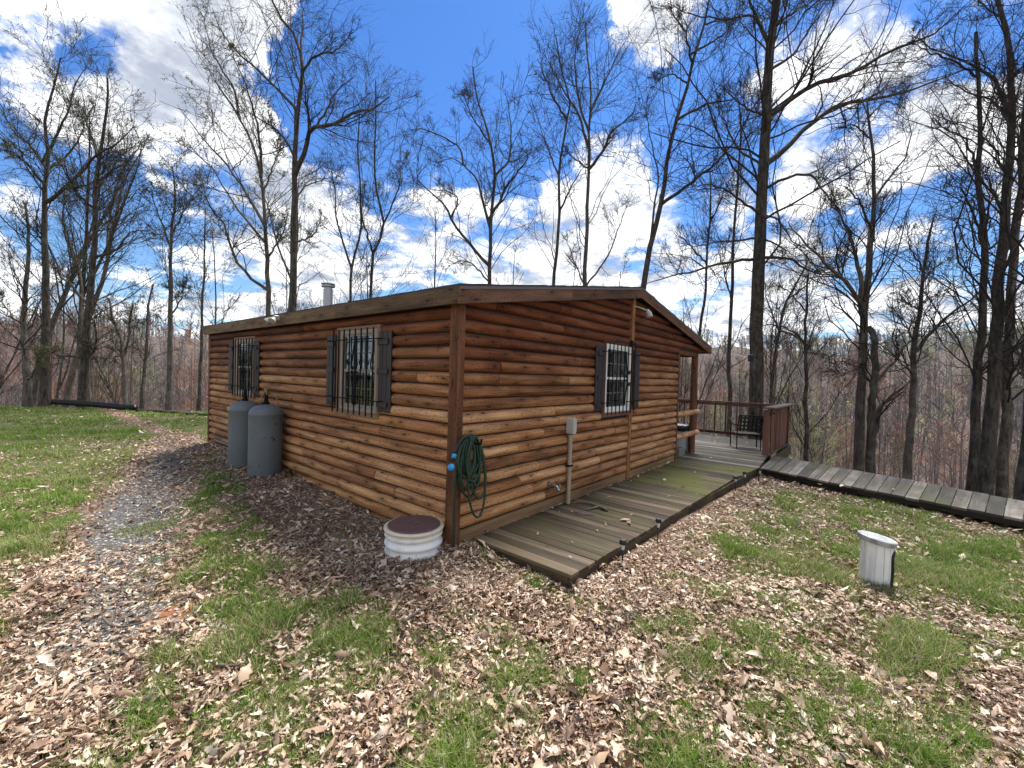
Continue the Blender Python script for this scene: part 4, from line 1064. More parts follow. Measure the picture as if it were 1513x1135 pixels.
def big_tree(label, D, stems, limbs=(), n1=20, n2=7, n3=6, buds=0, bark=None, twig=None, tmin=.5, lr1=.24, rmin=None, group=None, lseg=4, n4=0, up=.28):
    """stems: [(pixel points bottom to top, base width px, top width px, depth drift)], limbs: [(points, base px, drift)]"""
    TSEED[0] += 1; rng = np.random.RandomState(TSEED[0])
    if rmin is None: rmin = .0040+.00023*max(0, D-8)
    trunk = []; PT = []; first = None
    for si, (pts, w0, w1, dd) in enumerate(stems):
        P = px3(pts, D, dd)
        if si == 0 or pts[0][1] > 560:
            b = P[0].copy(); gz = float(ground(b[0], b[1]))-.15
            if b[2] > gz:
                P = np.vstack([[b[0], b[1], gz], P]); ext = b[2]-gz
            if first is None: first = (P[0][0], P[0][1], gz+.15)
        topx = pts[-1][1] < 8; nP = 22
        Q = spline(P, nP); r = np.linspace(w0/2*D/FPX, w1/2*D/FPX, nP)*.86
        if topx:      # the crown goes on above the frame
            dv = unit(Q[-1]-Q[-4]); dv = unit(dv+np.array([0, 0, .6])); E = []; e0 = Q[-1]
            for q_ in range(6): dv = unit(dv+rng.randn(3)*.10+np.array([0, 0, .05])); e0 = e0+dv*.85; E.append(e0)
            Q = np.vstack([Q, E]); r = np.r_[r, np.linspace(r[-1], .02, 7)[1:]]
        K = len(Q)
        h = Q[:, 2]-Q[0, 2]; r = r*(1+.45*np.exp(-h/.35)*(si == 0))
        Q[1:-1, :2] += (rng.rand(K-2, 2)-.5)*.05
        PT.append((Q, r)); trunk.append((Q[None], r[None], 14))
    LM = []
    for pts, w0, dd in limbs:
        best = None
        for T_ in [q[0] for q in PT]+[q[0] for q in LM]:
            rel = T_-CP; z_ = rel@CF; sx = IW/2+FPX*(rel@CR)/z_; sy = IH/2-FPX*(rel@CU)/z_
            e_ = (sx-pts[0][0])**2+(sy-pts[0][1])**2; k_ = int(np.argmin(e_))
            if best is None or e_[k_] < best[0]: best = (e_[k_], T_[k_], float(z_[k_]))
        P = px3(pts, best[2], dd); P[0] = best[1]; Q = spline(P, 14); r = np.linspace(w0/2*D/FPX, max(rmin*1.6, w0*.16*D/FPX/2), 14)
        Q[1:-1] += (rng.rand(12, 3)-.5)*.07
        LM.append((Q, r)); trunk.append((Q[None], r[None], 8))
    root = thing('bare_tree', label, 'tree', first, group)
    link('trunk', tubes_mesh(trunk, 'trunk'), bark or BARK, root)
    sets = []
    A = []
    for Q, r in PT: A.append(grow(Q[None], r[None], np.array([int(n1*(1.35 if len(Q) > 22 else 1.1))]), lr1*1.35, .78, up, rng, tmin-.08, 9, rmin*1.5, .20, .24, .998))
    for Q, r in LM:
        A.append(grow(Q[None], r[None], np.array([max(6, int(n1*.55))]), .48, .78, up, rng, .2, 9, rmin*1.5, .20, .40, .998))
    P1 = np.vstack([a[0] for a in A]); R1 = np.vstack([a[1] for a in A]); sets.append((P1, R1, 5))
    P2, R2 = grow(P1, R1, n2, .47, .80, up*.6, rng, .12, 6, rmin*1.05, .27, .5, 1.0); sets.append((P2, R2, 4))
    P3, R3 = grow(P2, R2, n3-1, .66, .72, up*.6, rng, .10, 5, rmin*.62, .30, .6, 1.0); sets.append((P3, R3, 3))
    if n4:
        P4, R4 = grow(P3, R3, n4, .55, .7, up, rng, .1, 4, rmin*.85, .25, .7, 1.0); sets.append((P4, R4, 3)); P3 = P4
    link('crown', tubes_mesh(sets, 'crown'), twig or TWIG, root)
    if buds: link('buds', buds_mesh(P3, int(buds*2.2), .012+.0006*D, rng), BUD, root)
    return root

GL = 'tall trees at the far edge of the lawn'
big_tree('leaning lichen covered tree, leftmost of the thick trunks at the lawn edge', 18.2,
    [(ZL((195, 840), (190, 640), (170, 420), (165, 200), (185, 0))+ZA((105, 900), (95, 760)), 12, 3, 1)],
    [(ZL((215, 680), (260, 580), (300, 460)), 4, -1), (ZL((165, 380), (90, 230), (0, 110)), 3, 1)], n1=26, buds=4200, bark=BARK2, tmin=.3)
big_tree('straight thick trunk second from the left at the lawn edge', 18.4,
    [(ZL((320, 840), (315, 600), (322, 300), (320, 0))+ZA((166, 850), (168, 700), (180, 570), (165, 450), (200, 330), (225, 215)), 14, 2, 1)],
    [(ZA((172, 760), (230, 710), (300, 640), (370, 570), (430, 540), (500, 470)), 6, -2), (ZA((165, 640), (110, 540), (60, 500), (0, 400)), 5, 2), (ZA((180, 600), (240, 440), (290, 300), (330, 230)), 4, 1), (ZA((168, 700), (90, 600), (20, 560)), 4, -2), (ZA((200, 620), (270, 560), (330, 420)), 4, 2)], n1=26, n2=8, buds=5200)
big_tree('forked dark tree with low curving limbs above the black drain pipe', 18.6,
    [(ZL((575, 840), (590, 600), (600, 380), (620, 150))+ZA((345, 1000), (355, 850), (355, 720), (375, 560), (400, 400), (400, 290)), 13, 2.5, -1),
     (ZL((585, 600), (560, 380), (570, 120))+ZA((290, 1000), (240, 850), (240, 700)), 8, 2, 2)],
    [(ZL((610, 520), (660, 460), (665, 330), (660, 200)), 5, -1), (ZL((590, 500), (450, 500), (350, 470), (270, 400)), 4, 2), (ZL((620, 100), (500, 10), (420, -60), (380, -160)), 5, 1), (ZA((350, 960), (430, 930), (480, 870), (560, 860)), 4, -2), (ZA((355, 740), (410, 640), (480, 600), (530, 520)), 5, 2), (ZA((350, 760), (270, 700), (240, 600)), 4, -2), (ZA((370, 600), (330, 480), (300, 330)), 4, 2)], n1=24, n2=8, buds=4800)
big_tree('slender forked tree right of the black drain pipe with a kinked leaning stem', 18.5,
    [(ZL((875, 850), (870, 650), (860, 480), (840, 360), (790, 240), (760, 100)), 8, 3, 1), (ZL((870, 480), (900, 380), (905, 250), (930, 120)), 4, 1.5, -1)], [(ZL((860, 500), (740, 520), (640, 500)), 3, -1), (ZL((800, 280), (700, 170), (640, 60)), 3, 1)], n1=18, bark=BARK2)
big_tree('tall thin tree standing left of the cabin with a narrow upright crown', 19.5,
    [(ZL((990, 850), (1010, 600), (1030, 350), (1035, 150), (1070, 0)), 6, 3, 2)], [], n1=16, buds=600, tmin=.4)
big_tree('grey trunk left of the cabin with fresh buds high on a spreading crown', 18.8,
    [(ZL((1185, 860), (1185, 600), (1190, 300), (1195, 0))+ZA((635, 1000), (640, 850), (655, 740), (640, 620)), 10, 2, 1)],
    [(ZA((640, 900), (590, 800), (560, 700)), 3, -2), (ZA((648, 860), (700, 760), (750, 690)), 3, 1), (ZL((1200, 230), (1260, 120), (1300, 0)), 3, 1)], n1=28, n2=8, buds=3400, bark=BARK2)
big_tree('thin tree just beyond the far corner of the cabin', 19.0,
    [(ZL((1390, 860), (1400, 600), (1410, 300), (1420, 50))+ZA((760, 1040), (762, 900), (765, 780)), 6, 1.5, 1)], [], n1=18, buds=900, tmin=.4)
big_tree('grey tree behind the left roof end, crown leaning left with small new leaves', 17.5,
    [(ZA((1000, 1135), (993, 950), (985, 800), (970, 650), (935, 520), (880, 420), (800, 300)), 10, 2.2, 1)],
    [(ZA((985, 1110), (930, 1030), (870, 950), (830, 830), (780, 760), (740, 640)), 5, -2), (ZA((985, 830), (930, 740), (850, 620), (760, 520), (660, 390)), 5, 2), (ZA((970, 660), (965, 500), (920, 330), (860, 200)), 5, -2), (ZA((975, 700), (1020, 610), (1060, 520)), 3, 1), (ZA((990, 960), (1060, 850), (1070, 760)), 3, -1), (ZA((900, 450), (870, 330), (790, 190), (760, 60)), 4, 1), (ZA((940, 900), (870, 760), (800, 640), (700, 540)), 4, 2)], n1=20, n2=8, n3=6, buds=9000, bark=BARK2)
big_tree('tall dark tree behind the chimney end with one long limb arching right', 16.0,
    [(ZA((1088, 1250), (1090, 1135), (1095, 850), (1100, 600), (1105, 430), (1125, 300), (1122, 230), (1105, 140), (1060, 90), (1020, 20), (1000, -60)), 15, 3, 1)],
    [(ZA((1105, 640), (1140, 560), (1165, 480), (1240, 465), (1310, 425), (1390, 405), (1450, 360)), 8, -2), (ZA((1150, 500), (1200, 440), (1260, 330), (1330, 280)), 4, 1), (ZA((1105, 440), (1070, 370), (970, 270), (880, 190), (820, 110), (790, 30)), 5, 2), (ZA((1125, 250), (1180, 205), (1250, 190), (1310, 120)), 4, -2), (ZA((1110, 160), (1130, 80), (1120, 0)), 4, 2), (ZA((1092, 760), (1150, 690), (1240, 660)), 3, 2), (ZA((1098, 620), (1050, 500), (960, 440), (900, 400)), 3.5, -2), (ZA((1100, 940), (1170, 870), (1200, 800)), 3, -1)], n1=24, n2=8, n3=7)
big_tree('slim twin stemmed tree just right of the chimney pipe, left stem of two', 19.0,
    [(ZA((1305, 1170), (1312, 1000), (1345, 850), (1342, 700), (1335, 560), (1340, 420)), 6, 2, 1)], [(ZA((1308, 1010), (1260, 850), (1245, 680), (1230, 590)), 3.5, 1)], n1=24, buds=900, tmin=.3, lr1=.28)
big_tree('slim budding tree right of the chimney pipe with a rounded crown', 20.0,
    [(ZA((1380, 1150), (1390, 960), (1430, 840), (1400, 700), (1395, 560), (1400, 420), (1400, 300)), 6.5, 2, 1)], [(ZA((1390, 970), (1350, 800), (1360, 700)), 3, -1), (ZA((1430, 830), (1480, 720), (1500, 600)), 3, 1)], n1=28, n2=8, buds=1600, tmin=.35, lr1=.28)
big_tree('dark spreading tree centred behind the roof with a long limb reaching far left', 16.5,
    [(ZB((560, 1180), (562, 1055), (568, 850), (580, 700), (583, 630), (562, 520), (535, 420), (520, 380), (500, 250)), 10, 2, 1)],
    [(ZB((545, 985), (480, 900), (430, 830), (390, 760), (350, 720), (290, 660), (300, 590)), 5, -2), (ZB((558, 860), (540, 760), (520, 680), (470, 620), (420, 590), (370, 605)), 5, 2), (ZB((572, 820), (610, 730), (650, 660), (700, 600), (700, 565), (670, 545)), 5, -2), (ZB((555, 1050), (500, 985), (440, 975), (400, 1005)), 3, 1), (ZB((583, 640), (640, 580), (640, 440), (620, 330)), 4, 2), (ZB((565, 530), (500, 440), (470, 360), (440, 350)), 3, -1), (ZB((430, 830), (440, 730), (330, 700)), 3, 1), (ZB((480, 620), (440, 540), (320, 480), (250, 490)), 3.5, 1)], n1=22, n2=8, n3=7, tmin=.45)
big_tree('slender dark tree left of the pair above the gable ridge', 17.0,
    [(ZB((800, 1180), (803, 1060), (822, 800), (822, 640), (850, 450), (862, 380), (830, 260), (810, 130)), 8, 2, 1)], [(ZB((828, 770), (870, 690), (925, 610)), 3.5, 0), (ZB((850, 450), (800, 360), (760, 260), (740, 220)), 3.5, -2), (ZB((822, 640), (770, 530), (740, 430)), 3, 2)], n1=20, n2=8, n3=6, tmin=.45)
big_tree('upright grey trunk tree with a broom shaped crown above the gable ridge', 17.2,
    [(ZB((918, 1180), (917, 1060), (925, 850), (932, 640), (935, 480), (940, 320), (925, 180), (920, 80)), 10, 2, 1)],
    [(ZB((932, 620), (990, 560), (1020, 490), (1090, 430), (1110, 380)), 5, -2), (ZB((932, 560), (890, 420), (830, 320), (760, 190)), 5, 2), (ZB((935, 630), (880, 590), (840, 555)), 3, -1), (ZB((938, 450), (980, 330), (1040, 210), (1080, 130)), 4, 2), (ZB((936, 500), (900, 400), (880, 230), (900, 110)), 4, -2), (ZB((932, 1040), (880, 980), (850, 890)), 2.5, -1), (ZB((950, 1060), (1010, 940), (1060, 800), (1090, 740)), 3, 1)], n1=22, n2=8, n3=6, bark=BARK2, tmin=.42)
big_tree('leaning tree rising past the ridge end of the roof, bent at mid height', 14.5,
    [(ZB((1120, 1250), (1140, 1065), (1160, 920), (1200, 770), (1218, 650), (1250, 480), (1283, 380), (1330, 200), (1370, 60), (1390, -40)), 13, 3, 2)],
    [(ZB((1220, 750), (1300, 690), (1360, 645), (1440, 570), (1513, 460), (1560, 380)), 6, -2), (ZB((1290, 440), (1370, 388), (1450, 375), (1540, 350)), 5, 2), (ZB((1160, 880), (1185, 740), (1190, 660), (1160, 500), (1140, 380)), 4, 1), (ZB((1335, 220), (1290, 120), (1230, 30)), 4, -2), (ZB((1340, 200), (1420, 140), (1500, 50)), 4, 1), (ZB((1300, 310), (1240, 280), (1180, 300)), 3, -1), (ZB((1375, 60), (1440, 70), (1513, 60)), 3, -1)], n1=22, n2=8, n3=7)
big_tree('very tall thick trunk tree standing behind the deck railing', 15.0,
    [([(1116, 612), (1117, 560)]+ZC((425, 1135), (430, 980), (437, 850), (450, 600), (463, 350), (475, 180), (490, 50), (500, -60)), 24, 12, .5)],
    [(ZC((470, 170), (445, 110), (425, 60), (400, 20), (385, -40)), 7, 1), (ZC((440, 110), (410, 60), (300, 70), (200, 60), (90, 10)), 4, -2), (ZC((410, 985), (330, 975), (230, 1000), (110, 1030), (0, 1060)), 5, -2), (ZC((415, 870), (370, 895), (290, 900), (180, 920)), 4, 2), (ZC((418, 765), (360, 745), (260, 690), (160, 700)), 4, -3), (ZC((448, 975), (530, 960), (620, 1008), (700, 1025), (820, 1045)), 5, 2), (ZC((452, 912), (520, 925), (570, 960)), 3, -2), (ZC((458, 810), (500, 820), (560, 900), (640, 950)), 3.5, 2), (ZC((462, 700), (540, 660), (620, 652), (660, 700), (730, 780)), 5, -2),
     (ZC((462, 612), (520, 570), (600, 480), (700, 410), (800, 380), (920, 360), (1040, 320), (1200, 260)), 9, 2), (ZC((470, 450), (560, 370), (650, 310), (770, 275), (880, 215), (980, 170), (1080, 130), (1200, 20)), 8, -3), (ZC((490, 110), (540, 60), (610, 20), (680, -30)), 5, 2), (ZC((440, 480), (380, 400), (300, 330)), 4, -2), (ZC((470, 300), (560, 200), (640, 80), (700, 0)), 5, 2), (ZC((436, 640), (360, 560), (300, 440), (290, 360)), 4, 2)], n1=26, n2=8, n3=7, tmin=.35, bark=BARK)
big_tree('thin straight tree left of the thick trunk behind the deck', 20.0,
    [([(1079, 600), (1077, 540)]+ZC((330, 1135), (338, 900), (352, 700), (362, 540), (365, 420)), 8, 2.5, 1)], [(ZC((335, 1100), (300, 1000), (280, 930)), 3, -1)], n1=22, n2=7, tmin=.35)
big_tree('curving slim tree left behind the porch roof end', 18.0,
    [([(1028, 600), (1030, 520)]+ZC((230, 1100), (238, 950), (252, 760), (250, 640)), 7, 2, 1)], [(ZC((236, 1000), (180, 920), (120, 860)), 3, -1), (ZC((245, 830), (300, 720), (340, 640)), 3, 1)], n1=20, n2=7, tmin=.35)
big_tree('thin forked tree between the railing and the thin pole tree, right of the thickest trunk', 19.0,
    [(Z7((165, 840), (180, 700), (200, 540), (225, 430), (280, 330), (320, 250)), 8, 2.5, 1)], [(Z7((200, 520), (150, 400), (140, 330)), 3, -1), (Z7((200, 530), (270, 560), (330, 620)), 3, -1), (Z7((240, 420), (330, 330), (400, 200)), 3, 2)], n1=18, n2=7, tmin=.35)
big_tree('thin pole straight tree rising behind the start of the boardwalk', 14.0,
    [(Z7((318, 1090), (316, 950), (315, 750), (312, 550), (318, 400), (325, 300)), 8, 3, .5)], [(Z7((312, 600), (260, 540), (180, 510), (110, 515)), 3, -1), (Z7((316, 640), (400, 640), (440, 700)), 2.5, 1), (Z7((315, 440), (250, 380), (170, 330)), 2.5, 1)], n1=24, n2=7, tmin=.25)
big_tree('grey forked tree with two upright stems behind the boardwalk', 13.0,
    [(Z7((530, 1140), (540, 950), (555, 650), (562, 450), (575, 300), (590, 100))+ZC((855, 900), (862, 700), (850, 520), (835, 370)), 17, 3, .6)],
    [(Z7((545, 420), (500, 360), (430, 290), (370, 220), (300, 150), (240, 80)), 7, -2), (Z7((555, 400), (540, 300), (515, 200), (490, 120), (440, 20), (420, -60)), 7, 1), (ZC((865, 870), (820, 780), (790, 730), (730, 690)), 4, -2), (ZC((862, 720), (930, 650), (975, 590), (1000, 490), (990, 430)), 4, 2), (Z7((590, 130), (620, 60), (640, -40)), 4, 1), (ZC((850, 520), (790, 470), (720, 480)), 3, -1), (ZC((845, 440), (900, 380), (960, 390)), 3, 1), (Z7((560, 640), (520, 700), (440, 720)), 3, -1)], n1=24, n2=8, n3=7, bark=BARK2, tmin=.4)
big_tree('dark snapped trunk with a leaning limb beside the forked tree at the boardwalk', 12.4,
    [(Z7((582, 1145), (585, 1000), (592, 850), (603, 700), (602, 590), (588, 540), (575, 520)), 15, 9, .3)],
    [(Z7((590, 1040), (612, 920), (640, 840), (700, 790), (750, 745), (770, 730)), 9, .6), (Z7((600, 760), (640, 710), (690, 660), (720, 610), (760, 570)), 6, .5), (Z7((690, 660), (700, 590), (660, 540)), 2.5, -1)], n1=8, n2=6, n3=5, tmin=.6)
big_tree('lichen flecked tree with a long bare limb rising right, centre right of the boardwalk', 12.6,
    [(Z7((738, 1150), (748, 1000), (760, 850), (766, 700), (772, 560), (795, 430), (805, 300), (830, 150), (850, 60)), 14, 3, .8)],
    [(Z7((775, 615), (820, 570), (870, 510), (950, 445), (1030, 385), (1080, 330)), 6, -.8), (Z7((790, 470), (740, 420), (700, 370)), 3, 1), (Z7((800, 330), (870, 260), (940, 220)), 3, 1), (Z7((806, 300), (760, 200), (730, 100)), 3, -1), (Z7((765, 590), (720, 500), (690, 450)), 3, -1)], n1=24, n2=8, n3=6, bark=BARK2)
big_tree('dark double trunk, left one of the three thick trunks at the right', 11.4,
    [(Z7((1010, 1160), (1025, 950), (1030, 750), (1050, 550), (1062, 350), (1062, 150), (1050, 0))+ZC((1250, 600), (1258, 450), (1250, 280), (1240, 120)), 15, 4.5, .6)],
    [(Z7((1060, 260), (1040, 120), (1010, 20), (960, -60), (880, -90)), 5, -1), (ZC((1255, 620), (1200, 520), (1120, 480), (1050, 470)), 4, 1), (ZC((1250, 330), (1180, 240), (1080, 200), (1000, 160)), 4, -1), (Z7((1075, 220), (1120, 160), (1150, 100)), 5, .5)], n1=26, n2=8, n3=7, tmin=.35)
big_tree('thickest lichened trunk in the middle of the three at the right', 10.6,
    [(Z7((1068, 1180), (1080, 1000), (1095, 800), (1110, 600), (1120, 400), (1135, 200))+ZC((1345, 900), (1360, 650), (1372, 400), (1362, 180), (1330, 40), (1300, -60)), 22, 6, .6)],
    [(ZC((1365, 520), (1330, 330), (1260, 260), (1180, 220), (1080, 180), (1000, 130)), 7, 1), (ZC((1370, 330), (1400, 260), (1450, 200)), 5, -1), (ZC((1362, 190), (1340, 80), (1250, 10), (1180, -40)), 5, 1), (ZC((1350, 840), (1300, 700), (1270, 640)), 4, -1), (ZC((1368, 430), (1300, 380), (1180, 330), (1120, 280)), 4, 1)], n1=28, n2=8, n3=7, tmin=.3)
big_tree('rightmost of the three thick trunks, swollen low down, near the frame edge', 11.0,
    [(Z7((1132, 1170), (1140, 1020), (1162, 880), (1150, 780), (1160, 600), (1175, 400), (1190, 200))+ZC((1410, 700), (1420, 450), (1440, 250), (1450, 60)), 17, 6, .6)],
    [(Z7((1165, 760), (1190, 690), (1229, 660), (1270, 600)), 5, -1), (Z7((1170, 480), (1210, 430), (1260, 380)), 4, 1), (ZC((1420, 560), (1380, 440), (1350, 380)), 3, -1)], n1=24, n2=8, n3=6, bark=BARK2, tmin=.3)
big_tree('rough dark trunk at the very right edge beyond the boardwalk', 9.4,
    [([(1508, 760), (1513, 700), (1522, 640), (1530, 500), (1545, 300), (1550, 100), (1560, 0)], 22, 8, .4)], [([(1525, 600), (1505, 520), (1490, 450)], 4, 1), ([(1545, 300), (1500, 200), (1470, 150)], 5, 1)], n1=22, n2=7, n3=6, tmin=.35)
# game camera strapped to the thick trunk
q = atD(14.55, 1110, 529); tr = thing('trail_camera', 'small black trail camera strapped to the thick trunk behind the deck', 'camera', q)
rt = CR; mb = MB()
mb.box(q[0]-.09, q[0]+.09, q[1]-.09, q[1]+.09, q[2]-.12, q[2]+.12, ax=2); mb.build('camera_case', BLKPL, tr, bevel=.02)
mb = MB(); d = -np.array([CF[0], CF[1], 0]); d /= np.linalg.norm(d); mb.sweep([q+d*.07, q+d*.16], [.04, .045], 12); mb.build('camera_lens', BLKPL, tr)

# background trees: a few kinds, each copied with its parts
def proto_tree(seed, h, r, n1, n2, n3, fork, buds, rmin, tint):
    rng = np.random.RandomState(seed)
    P = [np.zeros(3)]; d = np.array([0, 0, 1.0]); 
    for i in range(9): d = unit(d+np.r_[rng.randn(2)*.07, 0]+np.array([0, 0, .15])); P.append(P[-1]+d*h/9)
    Q = spline(P, 16); R = np.linspace(r, .02, 16); R[0] *= 1.3; Q[0, 2] = -.5
    tr = [(Q[None], R[None], 8)]; st = [(Q[None], R[None])]
    if fork:
        k = int(16*fork); p0 = Q[k]; a = rng.rand()*6.28; e = unit(np.array([math.cos(a)*.35, math.sin(a)*.35, 1])); F = [p0]
        for i in range(6): e = unit(e+np.r_[rng.randn(2)*.08, .12]); F.append(F[-1]+e*(h*(1-fork))/6.3)
        F = spline(F, 16); RF = np.linspace(R[k]*.8, .02, 16); tr.append((F[None], RF[None], 7)); st.append((F[None], RF[None]))
    A = [grow(q, r_, np.array([n1]), .30, .80, .45, rng, .35, 6, rmin*1.6, .16, .34) for q, r_ in st]
    P1 = np.vstack([a[0] for a in A]); R1 = np.vstack([a[1] for a in A])
    P2, R2 = grow(P1, R1, n2, .45, .7, .35, rng, .15, 5, rmin*1.1, .22, .5); P3, R3 = grow(P2, R2, n3, .6, .65, .35, rng, .1, 3, rmin*.7, .2, .6)
    return tubes_mesh(tr, 'trunk'), tubes_mesh([(P1, R1, 4), (P2, R2, 3), (P3, R3, 3)], 'crown'), (buds_mesh(P3, buds*2, .03, rng) if buds else None), tint
PROT = [proto_tree(1, 17, .17, 18, 6, 5, .45, 0, .008, 0), proto_tree(2, 20, .22, 20, 6, 5, .6, 900, .008, 1), proto_tree(3, 14, .11, 16, 5, 5, 0, 700, .007, 1),
        proto_tree(4, 16, .13, 18, 6, 4, .35, 0, .008, 0), proto_tree(5, 11, .07, 14, 5, 5, 0, 900, .007, 1), proto_tree(6, 18, .16, 20, 6, 5, .55, 0, .008, 0), proto_tree(7, 8, .05, 13, 5, 5, .3, 0, .006, 0)]
for tm, cm, bm_, tint in PROT:
    tm.materials.append(BARK2 if tint else BARK); cm.materials.append(TWIG2 if tint else TWIG)
    if bm_: bm_.materials.append(BUD)
def put_tree(k, x, y, s, rz, name, label, group):
    tm, cm, bm_, _ = PROT[k]; z = float(ground(x, y))
    root = thing(name, label, 'tree', (x, y, z), group); root.rotation_euler = (random.uniform(-.04, .04), random.uniform(-.04, .04), rz); root.scale = (s, s, s)
    for nm, me in (('trunk', tm), ('crown', cm), ('buds', bm_)):
        if me is None: continue
        o = bpy.data.objects.new(nm, me); COL.objects.link(o); o.parent = root
    return root
rg = random.Random(21)
PLACED = []
KADJ = ['tall forked bare', 'stout budding', 'slim budding', 'low forking bare', 'thin pale budding', 'tall dark bare', 'small spindly bare']
def scatter(n, px0, px1, D0, D1, kinds, label, group, smin=.8, smax=1.15, name='woodland_tree', po=1.0):
    c = 0
    while c < n:
        px_ = rg.uniform(px0, px1); D = D0+(D1-D0)*rg.random()**po; q = atD(D, px_, 560); x, y = q[0], q[1]
        if outside(x, y) < .6: 
            D += 4; q = atD(D, px_, 560); x, y = q[0], q[1]
            if outside(x, y) < .6: continue
        if -1 < x < 13.5 and -1 < y < 9.5: continue
        kk = rg.choice(kinds); PLACED.append((KADJ[kk]+' '+label, px_, put_tree(kk, float(x), float(y), rg.uniform(smin, smax), rg.uniform(0, 6.28), name, KADJ[kk]+' '+label, group))); c += 1
scatter(20, -120, 430, 22, 48, [0, 1, 2, 3, 4, 6, 6], 'tree behind the lawn edge left of the cabin', 'woods beyond the lawn left of the cabin', po=1.2)
scatter(18, 380, 720, 21, 45, [2, 3, 4, 6, 0], 'tree showing above the left half of the cabin roof', 'woods above the left half of the roof', .7, 1.0)
scatter(16, 700, 1010, 22, 45, [2, 4, 6, 3], 'tree showing above the right half of the cabin roof', 'woods above the right half of the roof', .7, 1.0)
scatter(11, 1000, 1240, 24, 55, [0, 2, 3, 4, 4, 6], 'woodland tree beyond the deck railing', 'woods beyond the deck railing', .75, 1.1)
scatter(10, 1230, 1640, 22, 55, [2, 3, 4, 4, 6, 6], 'woodland tree on the slope beyond the boardwalk', 'woods on the slope beyond the boardwalk', .7, 1.1)

ORD = ['leftmost', 'second from left', 'third from left', 'fourth from left', 'fifth from left', 'sixth from left', 'seventh from left', 'eighth from left', 'ninth from left', 'tenth from left']
for lb in sorted(set(q[0] for q in PLACED)):
    L_ = sorted([q for q in PLACED if q[0] == lb], key=lambda q: q[1])
    if len(L_) > 1:
        for i_, q in enumerate(L_): q[2]['label'] = lb+', '+(ORD[i_] if i_ < len(L_)-1 else 'rightmost')
# the far wood over the valley and the thicket on the slopes
def cheap_trees(name, X, Y, H, col, rng, nb, rb, buds, bs, label=None, spread=.42, trunkr=.010):
    n = len(X); Z = ground(X, Y); B = np.stack([X, Y, Z], 1)
    K = 4; T = np.zeros((n, K, 3)); lean = rng.randn(n, 2)*.05
    for k in range(K):
        f = k/(K-1); T[:, k] = B+np.stack([lean[:, 0]*H*f, lean[:, 1]*H*f, H*f], 1)
    R = (H*trunkr)[:, None]*np.linspace(1, .25, K)[None]
    V0, F0 = tube_arrays(T, np.maximum(R, rb), 4); C0 = np.repeat(col, K*4)
    idx = np.repeat(np.arange(n), nb); m = len(idx); t = .28+.7*rng.rand(m); a = rng.rand(m)*2*PI
    p0 = T[idx, 0]*(1-t)[:, None]+T[idx, -1]*t[:, None]; ln = H[idx]*spread*(1.15-.85*t)*(.5+.7*rng.rand(m))
    d = np.stack([np.cos(a)*.75, np.sin(a)*.75, .35+.7*rng.rand(m)], 1); d = unit(d); d2 = unit(d+rng.randn(m, 3)*.3+np.array([0, 0, .35]))
    P = np.stack([p0, p0+d*(ln*.5)[:, None], p0+d*(ln*.5)[:, None]+d2*(ln*.5)[:, None]], 1)
    RB = np.full((m, 3), 1.0)*rb; RB[:, 2] *= .5; V1, F1 = tube_arrays(P, RB, 3); C1 = np.repeat(col[idx], 9)
    i2 = np.repeat(np.arange(m), 3); q = rng.rand(len(i2)); p1 = P[i2, 1]*(1-q)[:, None]+P[i2, 2]*q[:, None]; d3 = unit(d[i2]+rng.randn(len(i2), 3)*.7+np.array([0, 0, .4]))
    P2 = np.stack([p1, p1+d3*(ln[i2]*.35)[:, None]], 1); V2, F2 = tube_arrays(P2, np.full((len(i2), 2), rb*.65), 3); C2 = np.repeat(col[idx][i2], 6)
    Vs = [V0, V1, V2]; Fs = [F0, F1+len(V0), F2+len(V0)+len(V1)]; Cs = [C0, C1, C2]; o = len(V0)+len(V1)+len(V2)
    if buds:
        nbk = rng.randint(0, len(P2), buds*n//2); c = P2[nbk, 1]+rng.randn(len(nbk), 3)*bs; keep = col[idx][i2][nbk] > .55; c = c[keep]; cc = col[idx][i2][nbk][keep]; k_ = len(c)
        A_ = unit(rng.randn(k_, 3))*bs*(.5+rng.rand(k_, 1)); B_ = unit(rng.randn(k_, 3))*bs*.6
        Vs.append(np.stack([c-A_, c-B_, c+A_, c+B_], 1).reshape(-1, 3)); Fs.append(np.arange(k_*4).reshape(-1, 4)+o); Cs.append(np.repeat(cc, 4))
    me = npmesh(name, np.vstack(Vs), np.vstack(Fs)); C = np.concatenate(Cs); setattrs(me, 'rnd', np.stack([C, np.clip(.5+(rng.rand(len(C))-.5)*.5, 0, 1)], 1))
    return link(name, me, FARM)
def ring(n, D0, D1, rng, pw=1.0, px0=-160, px1=1680):
    px_ = px0+(px1-px0)*rng.rand(n); D = D0+(D1-D0)*rng.rand(n)**pw
    dirs = CF[None]+CR[None]*((px_-IW/2)/FPX)[:, None]; P = CP[None]+dirs*D[:, None]
    return P[:, 0], P[:, 1]
def colourise(X, Y, rng, red=.62, yel=.72):
    f = fbm(X/34.+7, Y/34.+3, 3); g_ = rng.rand(len(X))
    c = .05+.45*g_
    c = np.where((f > .53) & (g_ > .35), .68+.06*rng.rand(len(X)), c)
    c = np.where((f < .40) & (g_ > .45), .84+.16*rng.rand(len(X)), c)
    return c
rng = np.random.RandomState(31)
X, Y = ring(2600, 95, 300, rng, .9); o = cheap_trees('distant_woodland', X, Y, 13+8*rng.rand(len(X)), colourise(X, Y, rng), rng, 14, .10, 60, .35, spread=.36)
tag(o, 'grey brown leafless woodland covering the far hillside with reddish and yellow green tints', 'woodland', kind='stuff')
